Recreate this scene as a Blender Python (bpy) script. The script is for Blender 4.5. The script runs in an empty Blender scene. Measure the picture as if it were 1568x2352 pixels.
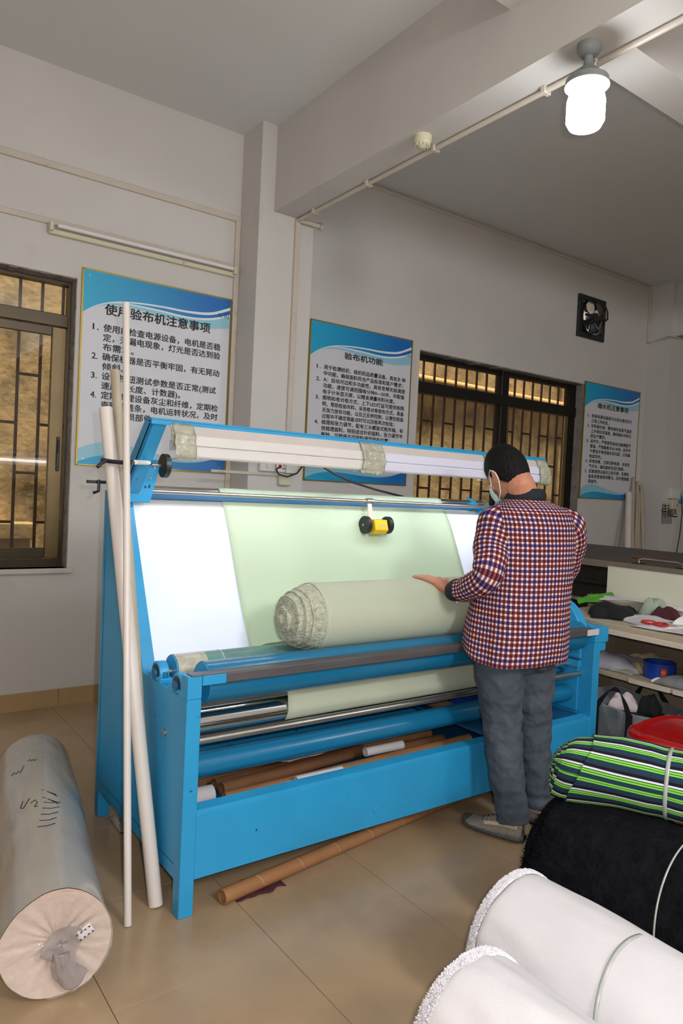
import bpy, bmesh, math, random
from mathutils import Vector, Matrix, noise
PI = math.pi
S = bpy.context.scene
COL = S.collection
random.seed(7)

# ---------------- camera, world, lights, exposure ----------------
CAMP = Vector((0, 0, 1.45)); YAW, PITCH, ROLL, FPX = 0.6261971, -0.0271860, 0.0475675, 1641.93
fw = Vector((math.sin(YAW)*math.cos(PITCH), math.cos(YAW)*math.cos(PITCH), math.sin(PITCH)))
rt0 = Vector((math.cos(YAW), -math.sin(YAW), 0)); up0 = rt0.cross(fw)
rt = rt0*math.cos(ROLL)+up0*math.sin(ROLL); up = -rt0*math.sin(ROLL)+up0*math.cos(ROLL)
cd = bpy.data.cameras.new('camera'); cam = bpy.data.objects.new('camera', cd); COL.objects.link(cam)
cam.matrix_world = Matrix(((rt.x, up.x, -fw.x, CAMP.x), (rt.y, up.y, -fw.y, CAMP.y), (rt.z, up.z, -fw.z, CAMP.z), (0, 0, 0, 1)))
cd.sensor_fit = 'VERTICAL'; cd.sensor_height = 36; cd.lens = 36*FPX/2352; cd.clip_start = 0.02
S.camera = cam
w = bpy.data.worlds.new('world'); S.world = w; w.use_nodes = True
w.node_tree.nodes['Background'].inputs[0].default_value = (0.95, 0.98, 1.0, 1)
w.node_tree.nodes['Background'].inputs[1].default_value = 3.0
S.view_settings.view_transform = 'Standard'; S.view_settings.look = 'None'
S.view_settings.gamma = 1; S.view_settings.use_curve_mapping = False
S.view_settings.exposure = 0.5
S.cycles.max_bounces = 8; S.cycles.diffuse_bounces = 5; S.cycles.use_denoising = True
def light(name, kind, loc, power, color=(1, 1, 1), **kw):
    d = bpy.data.lights.new(name, kind); d.energy = power; d.color = color
    for k, v in kw.items():
        if k != 'rot': setattr(d, k, v)
    o = bpy.data.objects.new(name, d); o.location = loc; COL.objects.link(o)
    if 'rot' in kw: o.rotation_euler = kw['rot']
    return o
# the camera's own flash, a little right of and above the lens
light('camera_flash', 'POINT', CAMP + rt*0.068 + up*0.05 - fw*0.01, 70, (1.0, 0.965, 0.95), shadow_soft_size=0.012)
light('sun', 'SUN', (6, 2, 9), 10, (1.0, 0.93, 0.80), angle=math.radians(6), rot=(math.radians(11), 0, 0))
# unseen fill lights added behind the camera to brighten walls and ceiling
light('fill_light', 'POINT', (1.5, -1.9, 3.0), 175, (0.97, 0.985, 1.0), shadow_soft_size=.3)
light('fill_light', 'POINT', (5.0, -1.8, 3.0), 60, (0.97, 0.985, 1.0), shadow_soft_size=.3)
light('left_fill', 'AREA', (-2.7, 1.6, 2.0), 6, (0.97, 0.985, 1.0), shape='RECTANGLE', size=2.0, size_y=2.6, rot=(0, -PI/2, 0))  # weak fill added from the left; the wall there has no opening

# ---------------- materials ----------------
def lin(h):
    h = h.lstrip('#'); c = [int(h[i:i+2], 16)/255 for i in (0, 2, 4)]
    return tuple((v/12.92 if v <= .04045 else ((v+.055)/1.055)**2.4) for v in c) + (1,)
def NT(m): return m.node_tree.nodes, m.node_tree.links
def mat(name, col, rough=.6, metal=0, var=0.0, vs=3.0, bump=0.0, bs=60.0, spec=.5, col2=None, mask=(.5, .62), ms=4.0, trans=0, alpha=1, emit=0, sheen=0, coat=0, stretch=None, sss=0, world=False):
    m = bpy.data.materials.new(name); m.use_nodes = True; n, l = NT(m); b = n['Principled BSDF']
    c = lin(col) if isinstance(col, str) else col
    b.inputs['Base Color'].default_value = c; b.inputs['Roughness'].default_value = rough; b.inputs['Metallic'].default_value = metal
    b.inputs['Specular IOR Level'].default_value = spec
    if trans: b.inputs['Transmission Weight'].default_value = trans
    if alpha < 1: b.inputs['Alpha'].default_value = alpha
    if emit: b.inputs['Emission Color'].default_value = c; b.inputs['Emission Strength'].default_value = emit
    if sheen: b.inputs['Sheen Weight'].default_value = sheen
    if coat: b.inputs['Coat Weight'].default_value = coat; b.inputs['Coat Roughness'].default_value = .08
    if sss: b.inputs['Subsurface Weight'].default_value = sss; b.inputs['Subsurface Radius'].default_value = (.02, .008, .004)
    tc = n.new('ShaderNodeTexCoord'); src = tc.outputs['Object']
    if world: src = n.new('ShaderNodeNewGeometry').outputs['Position']
    if stretch:
        mp = n.new('ShaderNodeMapping'); mp.inputs['Scale'].default_value = stretch; l.new(src, mp.inputs[0]); src = mp.outputs[0]
    out = None
    if var:
        t = n.new('ShaderNodeTexNoise'); t.inputs['Scale'].default_value = vs; t.inputs['Detail'].default_value = 5; l.new(src, t.inputs['Vector'])
        r = n.new('ShaderNodeMapRange'); r.inputs[1].default_value = .3; r.inputs[2].default_value = .7; r.inputs[3].default_value = 1-var; r.inputs[4].default_value = 1+var*.6
        l.new(t.outputs[0], r.inputs[0])
        x = n.new('ShaderNodeMix'); x.data_type = 'RGBA'; x.blend_type = 'MULTIPLY'; x.inputs[0].default_value = 1
        x.inputs[6].default_value = c; l.new(r.outputs[0], x.inputs[7]); out = x.outputs[2]
    if col2:
        t2 = n.new('ShaderNodeTexNoise'); t2.inputs['Scale'].default_value = ms; t2.inputs['Detail'].default_value = 8; t2.inputs['Roughness'].default_value = .65; l.new(src, t2.inputs['Vector'])
        r2 = n.new('ShaderNodeMapRange'); r2.inputs[1].default_value = mask[0]; r2.inputs[2].default_value = mask[1]; l.new(t2.outputs[0], r2.inputs[0])
        x2 = n.new('ShaderNodeMix'); x2.data_type = 'RGBA'; l.new(r2.outputs[0], x2.inputs[0])
        if out: l.new(out, x2.inputs[6])
        else: x2.inputs[6].default_value = c
        x2.inputs[7].default_value = lin(col2); out = x2.outputs[2]
    if out:
        l.new(out, b.inputs['Base Color'])
        if emit: l.new(out, b.inputs['Emission Color'])
    if bump:
        t3 = n.new('ShaderNodeTexNoise'); t3.inputs['Scale'].default_value = bs; t3.inputs['Detail'].default_value = 4; l.new(src, t3.inputs['Vector'])
        bp = n.new('ShaderNodeBump'); bp.inputs['Strength'].default_value = bump; bp.inputs['Distance'].default_value = .01
        l.new(t3.outputs[0], bp.inputs['Height']); l.new(bp.outputs[0], b.inputs['Normal'])
    return m
M = {}
M['wall'] = mat('plaster', '#c8c4bf', .85, var=.05, vs=1.3, bump=.08, bs=25, col2='#b6b0a8', mask=(.6, .85), ms=1.7)
M['ceil'] = mat('ceiling_paint', '#d3d4d3', .9, var=.04, vs=.8)
M['tile'] = mat('floor_tile', '#a98f70', .22, var=.10, vs=4, col2='#977f66', mask=(.5, .75), ms=2.2, spec=.45, world=True)
M['grout'] = mat('grout', '#5a4a3c', .9)
M['skirt_tile'] = mat('skirting_tile', '#ad8e66', .35, var=.06, vs=5)
M['trunk'] = mat('plastic_trunking', '#c2b8aa', .5, var=.04, vs=6, col2='#948877', mask=(.62, .75), ms=9)
M['blue'] = mat('blue_paint', '#2a9ad0', .38, var=.07, vs=5, col2='#123c55', mask=(.665, .685), ms=24, bump=.04, bs=40)
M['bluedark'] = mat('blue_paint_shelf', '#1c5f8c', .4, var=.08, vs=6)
M['roller'] = mat('blue_roller_paint', '#17719c', .24, var=.06, vs=2, spec=.6)
M['greenroll'] = mat('green_rubber', '#5f8d86', .35, var=.14, vs=6, col2='#56616a', mask=(.45, .7), ms=4)
M['worn'] = mat('worn_steel', '#706d70', .42, .6, var=.25, vs=5, stretch=(.5, 8, 8), col2='#5b3a40', mask=(.70, .8), ms=2)
M['chrome'] = mat('chrome', '#d6d4d2', .12, 1)
M['steel'] = mat('steel_rod', '#b9b6b0', .28, .9, var=.12, vs=8)
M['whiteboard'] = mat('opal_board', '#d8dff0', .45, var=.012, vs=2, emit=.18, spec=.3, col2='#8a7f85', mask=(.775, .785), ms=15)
M['greyplate'] = mat('grey_plate', '#b8bcbc', .5, alpha=1)
M['darkedge'] = mat('dark_rubber_edge', '#231a22', .6)
M['black'] = mat('black_rubber', '#1f2423', .45, var=.1, vs=20)
M['yellow'] = mat('yellow_plastic', '#f2c21c', .35)
M['pvc'] = mat('white_plastic_pipe', '#d8cfc8', .35, var=.03, vs=6)
M['pvc2'] = mat('old_plastic_pipe', '#b3a792', .5, var=.08, vs=6)
M['lampwhite'] = mat('lamp_housing', '#dcd8d4', .45, var=.03, vs=8)
M['lampwhite2'] = mat('lamp_housing_cool', '#dcdced', .4)
M['lamptan'] = mat('lamp_reflector', '#cbc1ba', .5, var=.05, vs=6, col2='#6b6472', mask=(.73, .75), ms=25)
M['tape'] = mat('packing_tape', '#b2b19f', .25, var=.22, vs=22, bump=.6, bs=50, coat=.4)
M['tube'] = mat('lit_tube', (1, 1, 1, 1), emit=14)
M['bulb'] = mat('lit_bulb', (.93, .96, 1, 1), emit=26)
M['greymetal'] = mat('grey_metal_lamp', '#858988', .4, .2, var=.1, vs=12)
M['cream'] = mat('cream_plastic', '#c9c4a8', .45, col2='#8b8873', mask=(.6, .7), ms=25)
M['switch'] = mat('socket_plastic', '#d5d2ca', .35)
M['red'] = mat('red_plastic', '#b50a08', .18, var=.05, vs=4, coat=.5)
M['redbtn'] = mat('red_button', '#c01b20', .35)
M['bronze'] = mat('bronze_aluminium', '#4b3f2e', .38, .45, var=.12, vs=6, col2='#9a8f80', mask=(.73, .75), ms=18)
M['bronze2'] = mat('bronze_aluminium_light', '#75613f', .36, .4, var=.14, vs=6, col2='#b0a695', mask=(.74, .76), ms=22)
M['blackframe'] = mat('black_window_frame', '#171412', .45, .2, var=.2, vs=9)
M['bar'] = mat('rusty_bar', '#4c3226', .7, .1, var=.2, vs=9)
M['outwall'] = mat('outside_mossy_wall', '#9c8660', .95, var=.32, vs=5, col2='#4a3b22', mask=(.48, .68), ms=2.6, bump=.5, bs=24)
M['plaster_rough'] = mat('rough_cement', '#8b857f', .95, var=.25, vs=14, col2='#2e2724', mask=(.62, .68), ms=16, bump=.7, bs=40)
M['pipe_y'] = mat('outdoor_pipe', '#a98858', .6)
M['sign'] = mat('sign_board', '#cfcfd5', .35)
M['gold'] = mat('gold_sign_edge', '#a08a3c', .3, .8)
M['ink'] = mat('black_ink', '#141216', .6)
M['navy'] = mat('navy_ink', '#123a8c', .6)
M['lcyan'] = mat('light_cyan_print', '#8fc2d4', .35)
M['swhite'] = mat('white_print', '#dfe6ea', .35)
M['deep'] = mat('deep_blue_print', '#1577b8', .35)
M['skin'] = mat('skin', '#c08468', .5, var=.08, vs=14, col2='#b8634f', mask=(.5, .75), ms=6, sss=.15)
M['hair'] = mat('black_hair', '#060504', .62, spec=.25, var=.4, vs=60, bump=1.0, bs=140, stretch=(1, .35, .35))
M['navycloth'] = mat('navy_cloth', '#101722', .8, bump=.2, bs=300)
M['jean'] = mat('grey_blue_denim', '#454e5a', .85, var=.16, vs=9, col2='#5f6670', mask=(.5, .8), ms=4, bump=.35, bs=18)
M['knit'] = mat('grey_knit_shoe', '#8d867c', .8, var=.25, vs=90, bump=.5, bs=220)
M['sole'] = mat('dark_shoe_sole', '#474a49', .55, var=.1, vs=20)
M['beige'] = mat('beige_shoe_stripe', '#b9a68d', .7)
M['mask'] = mat('mask_cloth', '#c5dbe0', .8)
M['loop'] = mat('white_elastic', '#e6e6e0', .7)
M['cardboard'] = mat('cardboard', '#9a6c45', .8, var=.12, vs=8, bump=.1, bs=60)
M['cardboard2'] = mat('cardboard_dark', '#7c5334', .8, var=.15, vs=7)
M['paper'] = mat('white_paper', '#cfc9cc', .7, var=.05, vs=5)
M['blackfur'] = mat('black_fleece', '#17171b', 1.0, var=.35, vs=22, bump=.9, bs=70, spec=.05)
M['whitefleece'] = mat('white_fleece', '#dad6d8', .95, var=.02, vs=10, bump=.12, bs=120, spec=.15)
M['whitefur'] = mat('white_fleece_edge', '#f0edf0', .95, spec=.1)
M['wrapend'] = mat('beige_fabric_end', '#d0b8a8', .7, var=.10, vs=8, bump=.3, bs=70)
M['wrap'] = mat('plastic_wrapped_fabric', '#aea9a2', .24, var=.10, vs=4, col2='#7e879b', mask=(.54, .66), ms=3.0, bump=.9, bs=10, coat=.5, stretch=(1, .35, 1))
M['wood'] = mat('plywood_edge', '#d8cbb8', .6, var=.07, vs=5, stretch=(4, .5, 4))
M['tabletop'] = mat('table_laminate', '#b9ab93', .5, var=.06, vs=4)
M['shelfb'] = mat('brown_shelf_panel', '#8a7567', .6, var=.06, vs=4)
M['shelfw'] = mat('tan_shelf_panel', '#a59580', .6, var=.05, vs=4)
M['board'] = mat('cream_board', '#dcdac6', .6, var=.03, vs=4, col2='#9a988a', mask=(.76, .775), ms=10)
M['dmach'] = mat('dark_machine_metal', '#26221e', .5, .3, var=.2, vs=6)
M['dtop'] = mat('brown_machine_top', '#4f453c', .5, var=.15, vs=3)
M['dstrip'] = mat('grey_machine_strip', '#84796c', .45, var=.1, vs=6)
M['bagm'] = mat('grey_woven_bag', '#80868a', .5, var=.25, vs=9, bump=.5, bs=22)
M['blackcloth'] = mat('black_cloth', '#101013', .9, bump=.5, bs=30)
M['maroon'] = mat('maroon_cloth', '#42161f', .9, bump=.3, bs=30)
M['pinkcloth'] = mat('pale_pink_cloth', '#d2c3c4', .8)
M['sage'] = mat('sage_cloth', '#9aa593', .8)
M['lav'] = mat('lavender_offcut', '#a9a2ad', .8)
M['creamcloth'] = mat('cream_offcut', '#bfb189', .8)
M['greycloth'] = mat('grey_offcut', '#7d7f80', .9)
M['bluet'] = mat('blue_tape', '#1c45a8', .25)
M['orange'] = mat('orange_tape', '#e0591a', .35)
M['olive'] = mat('olive_tape', '#7e8630', .4)
M['greenlabel'] = mat('green_print', '#4a9426', .5)
M['postergrey'] = mat('grey_poster', '#8d8f8e', .6)
M['tie'] = mat('black_cable_tie', '#1b1d2a', .4)
M['clearband'] = mat('clear_plastic_band', '#c3c7c0', .2, alpha=.75, coat=.5)
M['lint'] = mat('white_lint', '#b9ada6', .95, var=.2, vs=40)

def matglass():
    m = bpy.data.materials.new('window_glass'); m.use_nodes = True; n, l = NT(m); n.remove(n['Principled BSDF'])
    g = n.new('ShaderNodeBsdfGlossy'); g.inputs['Roughness'].default_value = .01; t = n.new('ShaderNodeBsdfTransparent'); t.inputs[0].default_value = (.86, .83, .76, 1)
    f = n.new('ShaderNodeFresnel'); f.inputs[0].default_value = 1.52; mx = n.new('ShaderNodeMixShader')
    ge = n.new('ShaderNodeNewGeometry'); iv = n.new('ShaderNodeMath'); iv.operation = 'SUBTRACT'; iv.inputs[0].default_value = 1; l.new(ge.outputs['Backfacing'], iv.inputs[1])
    mu = n.new('ShaderNodeMath'); mu.operation = 'MULTIPLY'; l.new(f.outputs[0], mu.inputs[0]); l.new(iv.outputs[0], mu.inputs[1])
    l.new(mu.outputs[0], mx.inputs[0]); l.new(t.outputs[0], mx.inputs[1]); l.new(g.outputs[0], mx.inputs[2]); l.new(mx.outputs[0], n['Material Output'].inputs[0]); return m
M['glass'] = matglass()
def matcloth():     # pale green woven cloth: part of the light passes through it
    m = mat('pale_green_cloth', '#e0ecd8', .75, var=.03, vs=3, bump=.08, bs=250, spec=.2); n, l = NT(m)
    t = n.new('ShaderNodeBsdfTranslucent'); t.inputs[0].default_value = lin('#d9efc8'); mx = n.new('ShaderNodeMixShader'); mx.inputs[0].default_value = .35
    l.new(n['Principled BSDF'].outputs[0], mx.inputs[1]); l.new(t.outputs[0], mx.inputs[2]); l.new(mx.outputs[0], n['Material Output'].inputs[0]); return m
M['cloth'] = matcloth()
M['clothshade'] = mat('pale_green_cloth_shaded', '#b9c0aa', .78, var=.03, vs=2, bump=.06, bs=250, spec=.2)  # same cloth as on the board, its shade put into a darker colour
M['clothend'] = mat('roll_end_edges', '#bfc2ac', .9, var=.3, vs=70, bump=.8, bs=160, col2='#8e9080', mask=(.55, .7), ms=60)
def matgrad():      # printed blue: cyan at the left running to blue at the right of each board
    m = mat('blue_gradient_print', '#1f9fd0', .35); n, l = NT(m)
    tc = n.new('ShaderNodeTexCoord'); sx = n.new('ShaderNodeSeparateXYZ'); r = n.new('ShaderNodeMapRange'); r.inputs[1].default_value = 0; r.inputs[2].default_value = .9
    x = n.new('ShaderNodeMix'); x.data_type = 'RGBA'; x.inputs[6].default_value = lin('#17a6cf'); x.inputs[7].default_value = lin('#1268b5')
    l.new(tc.outputs['Object'], sx.inputs[0]); l.new(sx.outputs[0], r.inputs[0]); l.new(r.outputs[0], x.inputs[0]); l.new(x.outputs[2], n['Principled BSDF'].inputs['Base Color']); return m
M['grad'] = matgrad()
def stripes(name, axis, period, bands, rough=.85):   # bands: (start fraction, colour), constant colour ramp over UV
    m = mat(name, '#ffffff', rough, bump=.15, bs=200, spec=.2); n, l = NT(m)
    uv = n.new('ShaderNodeTexCoord'); sx = n.new('ShaderNodeSeparateXYZ'); l.new(uv.outputs['UV'], sx.inputs[0])
    d = n.new('ShaderNodeMath'); d.operation = 'DIVIDE'; d.inputs[1].default_value = period; l.new(sx.outputs[axis], d.inputs[0])
    fr = n.new('ShaderNodeMath'); fr.operation = 'FRACT'; l.new(d.outputs[0], fr.inputs[0])
    cr = n.new('ShaderNodeValToRGB'); cr.color_ramp.interpolation = 'CONSTANT'; l.new(fr.outputs[0], cr.inputs[0])
    e = cr.color_ramp.elements; e[0].position = 0; e[0].color = lin(bands[0][1]); e[1].position = bands[1][0]; e[1].color = lin(bands[1][1])
    for p, c in bands[2:]:
        q = e.new(p); q.color = lin(c)
    return m, cr
ms, cr = stripes('striped_knit', 1, .052, [(0, '#22394a'), (.36, '#7fd04e'), (.47, '#10240f'), (.51, '#86d850'), (.62, '#13121f'), (.67, '#dfe0e6'), (.79, '#1b1622')])
n, l = NT(ms); l.new(cr.outputs[0], n['Principled BSDF'].inputs['Base Color']); M['striped'] = ms
def matplaid():
    m = mat('plaid_shirt_cloth', '#ffffff', .85, bump=.1, bs=300, spec=.2); n, l = NT(m)
    uv = n.new('ShaderNodeTexCoord'); sx = n.new('ShaderNodeSeparateXYZ'); l.new(uv.outputs['UV'], sx.inputs[0]); outs = []
    for ax in (0, 1):
        d = n.new('ShaderNodeMath'); d.operation = 'DIVIDE'; d.inputs[1].default_value = .0212*5; l.new(sx.outputs[ax], d.inputs[0])
        fr = n.new('ShaderNodeMath'); fr.operation = 'FRACT'; l.new(d.outputs[0], fr.inputs[0])
        cr = n.new('ShaderNodeValToRGB'); cr.color_ramp.interpolation = 'CONSTANT'; e = cr.color_ramp.elements
        seq = []
        for k, c in enumerate(['#935460', '#935460', '#705a92', '#935460', '#705a92']):
            seq += [(k*.2, '#f0ebdf'), (k*.2+.082, c)]
        e[0].position = 0; e[0].color = lin(seq[0][1]); e[1].position = seq[1][0]; e[1].color = lin(seq[1][1])
        for p, c in seq[2:]:
            q = e.new(p); q.color = lin(c)
        l.new(fr.outputs[0], cr.inputs[0]); outs.append(cr.outputs[0])
    x = n.new('ShaderNodeMix'); x.data_type = 'RGBA'; x.blend_type = 'MULTIPLY'; x.inputs[0].default_value = 1; l.new(outs[0], x.inputs[6]); l.new(outs[1], x.inputs[7])
    l.new(x.outputs[2], n['Principled BSDF'].inputs['Base Color']); return m
M['plaid'] = matplaid()

# ---------------- mesh helpers ----------------
def wloc(o):
    v = Vector((0, 0, 0))
    while o: v += o.location; o = o.parent
    return v
def tag(o, label=None, cat=None, group=None, kind=None):
    if label: o['label'] = label
    if cat: o['category'] = cat
    if group: o['group'] = group
    if kind: o['kind'] = kind
    return o
def thing(name, label, cat, loc=(0, 0, 0), group=None, kind=None):
    o = bpy.data.objects.new(name, None); o.empty_display_size = .05; o.location = loc; COL.objects.link(o)
    return tag(o, label, cat, group, kind)
def ref(d):
    d = d.normalized(); a = Vector((0, 0, 1)) if abs(d.z) < .9 else Vector((1, 0, 0))
    u = d.cross(a).normalized(); return u, d.cross(u).normalized()
class B:
    def __init__(s): s.bm = bmesh.new(); s.uv = None
    def box(s, x0, x1, y0, y1, z0, z1, bev=0):
        r = bmesh.ops.create_cube(s.bm, size=1); vs = r['verts']
        for v in vs: v.co = Vector(((x0+x1)/2+v.co.x*(x1-x0), (y0+y1)/2+v.co.y*(y1-y0), (z0+z1)/2+v.co.z*(z1-z0)))
        if bev: bmesh.ops.bevel(s.bm, geom=list({e for v in vs for e in v.link_edges}), offset=bev, segments=1, profile=.5, affect='EDGES')
        return s
    def prism(s, pts, ax, a, b, bev=0):    # polygon pts in the two other axes, extruded along ax from a to b
        def P(p, t):
            q = list(p); q.insert(ax, t); return q
        va = [s.bm.verts.new(P(p, a)) for p in pts]; vb = [s.bm.verts.new(P(p, b)) for p in pts]
        n = len(pts); fs = [s.bm.faces.new(va), s.bm.faces.new(vb[::-1])]
        for i in range(n): fs.append(s.bm.faces.new((va[i], vb[i], vb[(i+1) % n], va[(i+1) % n])))
        bmesh.ops.recalc_face_normals(s.bm, faces=fs)
        if bev: bmesh.ops.bevel(s.bm, geom=list({e for f in fs for e in f.edges}), offset=bev, segments=1, affect='EDGES')
        return s
    def lathe(s, p0, p1, prof, seg=24, cap=True):   # prof: (t along the axis 0..1, radius)
        p0 = Vector(p0); p1 = Vector(p1); d = p1-p0; u, v = ref(d); rings = []
        for t, r in prof:
            c = p0+d*t
            rings.append([s.bm.verts.new(c+(u*math.cos(2*PI*i/seg)+v*math.sin(2*PI*i/seg))*r) for i in range(seg)])
        for a, b in zip(rings, rings[1:]):
            for i in range(seg): s.bm.faces.new((a[i], a[(i+1) % seg], b[(i+1) % seg], b[i]))
        if cap: s.bm.faces.new(rings[0][::-1]); s.bm.faces.new(rings[-1])
        return s
    def cyl(s, p0, p1, r, r2=None, seg=16): return s.lathe(p0, p1, [(0, r), (1, r if r2 is None else r2)], seg)
    def pipe(s, p0, p1, r, ri, seg=18):     # open pipe with wall thickness
        d = .02/max((Vector(p1)-Vector(p0)).length, .01)
        return s.lathe(p0, p1, [(d, .001), (d, ri), (0, ri), (0, r), (1, r), (1, ri), (1-d, ri), (1-d, .001)], seg, True)
    def tube(s, pts, r, seg=8, rr=None):
        pts = [Vector(p) for p in pts]; n = len(pts); rings = []; u = None
        for i, p in enumerate(pts):
            d = (pts[min(i+1, n-1)]-pts[max(i-1, 0)]).normalized()
            if u is None: u, v = ref(d)
            else: u = (u-d*u.dot(d)).normalized(); v = d.cross(u)
            q = rr[i] if rr else r
            rings.append([s.bm.verts.new(p+(u*math.cos(2*PI*k/seg)+v*math.sin(2*PI*k/seg))*q) for k in range(seg)])
        for a, b in zip(rings, rings[1:]):
            for k in range(seg): s.bm.faces.new((a[k], a[(k+1) % seg], b[(k+1) % seg], b[k]))
        s.bm.faces.new(rings[0][::-1]); s.bm.faces.new(rings[-1]); return s
    def ell(s, c, r, rot=None, seg=24, rings=14, f=None):
        g = bmesh.ops.create_uvsphere(s.bm, u_segments=seg, v_segments=rings, radius=1)
        for v in g['verts']:
            p = Vector((v.co.x*r[0], v.co.y*r[1], v.co.z*r[2]))
            if f: p = f(p)
            if rot: p = rot @ p
            v.co = p+Vector(c)
        return s
    def quad(s, *ps):
        s.bm.faces.new([s.bm.verts.new(p) for p in ps]); return s
    def grid(s, nu, nv, fn, uv=None, wrap=False, thick=0):
        V = [[s.bm.verts.new(fn(i/(nu if wrap else nu), j/nv)) for j in range(nv+1)] for i in range(nu if wrap else nu+1)]
        if uv and s.uv is None: s.uv = s.bm.loops.layers.uv.new('UVMap')
        for i in range(nu):
            for j in range(nv):
                i2 = (i+1) % nu if wrap else i+1
                f = s.bm.faces.new((V[i][j], V[i2][j], V[i2][j+1], V[i][j+1]))
                if uv:
                    for lp, (a, b) in zip(f.loops, ((i, j), (i+1, j), (i+1, j+1), (i, j+1))): lp[s.uv].uv = uv(a/nu, b/nv)
        return s
    def to(s, name, m, parent=None, label=None, ang=35, kind=None, cat=None, group=None, solid=0, sub=0, remesh=0, smooth=0, loc=None):
        me = bpy.data.meshes.new(name)
        o = bpy.data.objects.new(name, me); COL.objects.link(o)
        if parent: o.parent = parent
        if loc is not None: o.location = Vector(loc) - (wloc(parent) if parent else Vector())
        off = wloc(o)
        for v in s.bm.verts: v.co -= off
        s.bm.to_mesh(me); s.bm.free()
        for mm in (m if isinstance(m, (list, tuple)) else [m]): me.materials.append(M[mm] if isinstance(mm, str) else mm)
        if solid: md = o.modifiers.new('s', 'SOLIDIFY'); md.thickness = solid; md.offset = 0
        if remesh: md = o.modifiers.new('r', 'REMESH'); md.mode = 'VOXEL'; md.voxel_size = remesh; md.use_smooth_shade = True
        if smooth: md = o.modifiers.new('sm', 'SMOOTH'); md.factor = .6; md.iterations = smooth
        if sub: md = o.modifiers.new('u', 'SUBSURF'); md.levels = sub; md.render_levels = sub
        if ang:
            me.shade_smooth()
            if ang < 180: me.set_sharp_from_angle(angle=math.radians(ang))
        return tag(o, label, cat, group, kind)
def copyob(o, loc, parent=None):
    c = o.copy(); COL.objects.link(c); c.location = loc; c.parent = parent or o.parent; return c
def nz(p, s=1.0): return noise.noise(Vector(p)*s)

# ---------------- room shell ----------------
W, HC = 4.71, 3.982
XL, XR, YF = -3.0, 12.0, -4.5
fl = B().box(XL, XR, YF, W+.24, -.12, -.004).to('floor', 'grout', kind='structure')
t0 = None; TS = .53
for i in range(19):
    for j in range(9):
        x0 = 1.2-TS*5+i*TS; y1 = W if j == 0 else 4.53-(j-1)*TS-.0; y0 = 4.53 if j == 0 else y1-TS
        if j == 0:
            B().box(x0+.001, x0+TS-.001, y0+.001, y1, -.012, 0, .0006).to('tile', 'tile', fl, loc=(x0, y0, 0)); continue
        if t0 is None: t0 = B().box(x0+.001, x0+TS-.001, y0+.001, y1-.001, -.012, 0, .0006).to('tile', 'tile', fl, loc=(x0, y0, 0))
        else: copyob(t0, (x0, y0, 0))
xa, xb, yb = 1.2-TS*5, 1.2+TS*14, 4.53-8*TS
B().box(XL, XR, YF, yb-.001, -.012, 0).box(XL, xa-.001, yb, W, -.012, 0).box(xb+.001, XR, yb, W, -.012, 0).to('floor_extension', 'tile', fl)
B().box(XL, XR, YF, W+.24, HC, HC+.15).to('ceiling', 'ceil', kind='structure')
# wall with two window openings and the fan hole
WN1 = (-.5, 1.262, .885, 2.722); WN2 = (4.167, 6.5, .885, 2.724); FH = (6.36, 6.72, 3.26, 3.58)
def wallbox(b, x0, x1, z0, z1): b.box(x0, x1, W, W+.24, z0, z1)
b = B(); wallbox(b, XL, WN1[0], 0, HC); wallbox(b, WN1[0], WN1[1], 0, WN1[2]); wallbox(b, WN1[0], WN1[1], WN1[3], HC)
wallbox(b, WN1[1], WN2[0], 0, HC); wallbox(b, WN2[0], FH[0], WN2[3], HC); wallbox(b, WN2[0], WN2[1], 0, WN2[2])
wallbox(b, WN2[1], FH[0], 0, 0.0001) if False else None
wallbox(b, FH[0], FH[1], WN2[3], FH[2]); wallbox(b, FH[0], FH[1], FH[3], HC); wallbox(b, FH[1], XR, WN2[3], HC); wallbox(b, WN2[1], XR, 0, WN2[3])
b.to('wall_back', 'wall', kind='structure', ang=0)
B().box(XL-.2, XL, YF, W+.24, 0, HC).to('wall_left', 'wall', kind='structure')
B().box(XR, XR+.2, YF, W+.24, 0, HC).to('wall_right', 'wall', kind='structure')
B().box(XL, XR, YF-.2, YF, 0, HC).to('wall_front', 'wall', kind='structure')
B().box(-3, 12, 5.72, 5.9, -.5, 3.72).to('wall_outside', 'outwall', kind='structure')
B().box(-3, 12, W+.25, 5.72, -.5, -.3).to('trim_7', 'plaster_rough', kind='structure')
# skirting tiles
bb = B().box(XL, 2.38, W-.006, W, 0, .11).to('baseboard_back', 'grout', kind='structure')
for i in range(8):
    x0 = 1.238-TS*5+i*TS
    B().box(x0+.001, min(x0+TS, 2.38)-.001, W-.014, W-.004, .0, .112, .001).to('skirting_tile', 'skirt_tile', bb)
B().box(2.83, 7.6, W-.012, W, 0, .11).to('baseboard_right', 'skirt_tile', kind='structure')
# pillars and beams
B().box(2.385, 2.835, 4.43, W, 0, HC).to('trim_1', 'wall', kind='structure')
B().box(7.64, 8.0, 4.43, W, 0, HC).to('trim_2', 'wall', kind='structure')
B().box(2.5, 2.735, YF, 4.44, 3.39, HC).to('trim_3', 'wall', kind='structure')
B().box(7.72, 7.96, YF, 4.44, 3.39, HC).to('trim_4', 'wall', kind='structure')
B().box(XL, 2.5, 1.75, 2.32, 3.70, HC).to('trim_5', 'wall', kind='structure')
B().box(2.735, 7.72, 1.83, 2.03, 3.40, HC).to('trim_6', 'wall', kind='structure')

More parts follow.
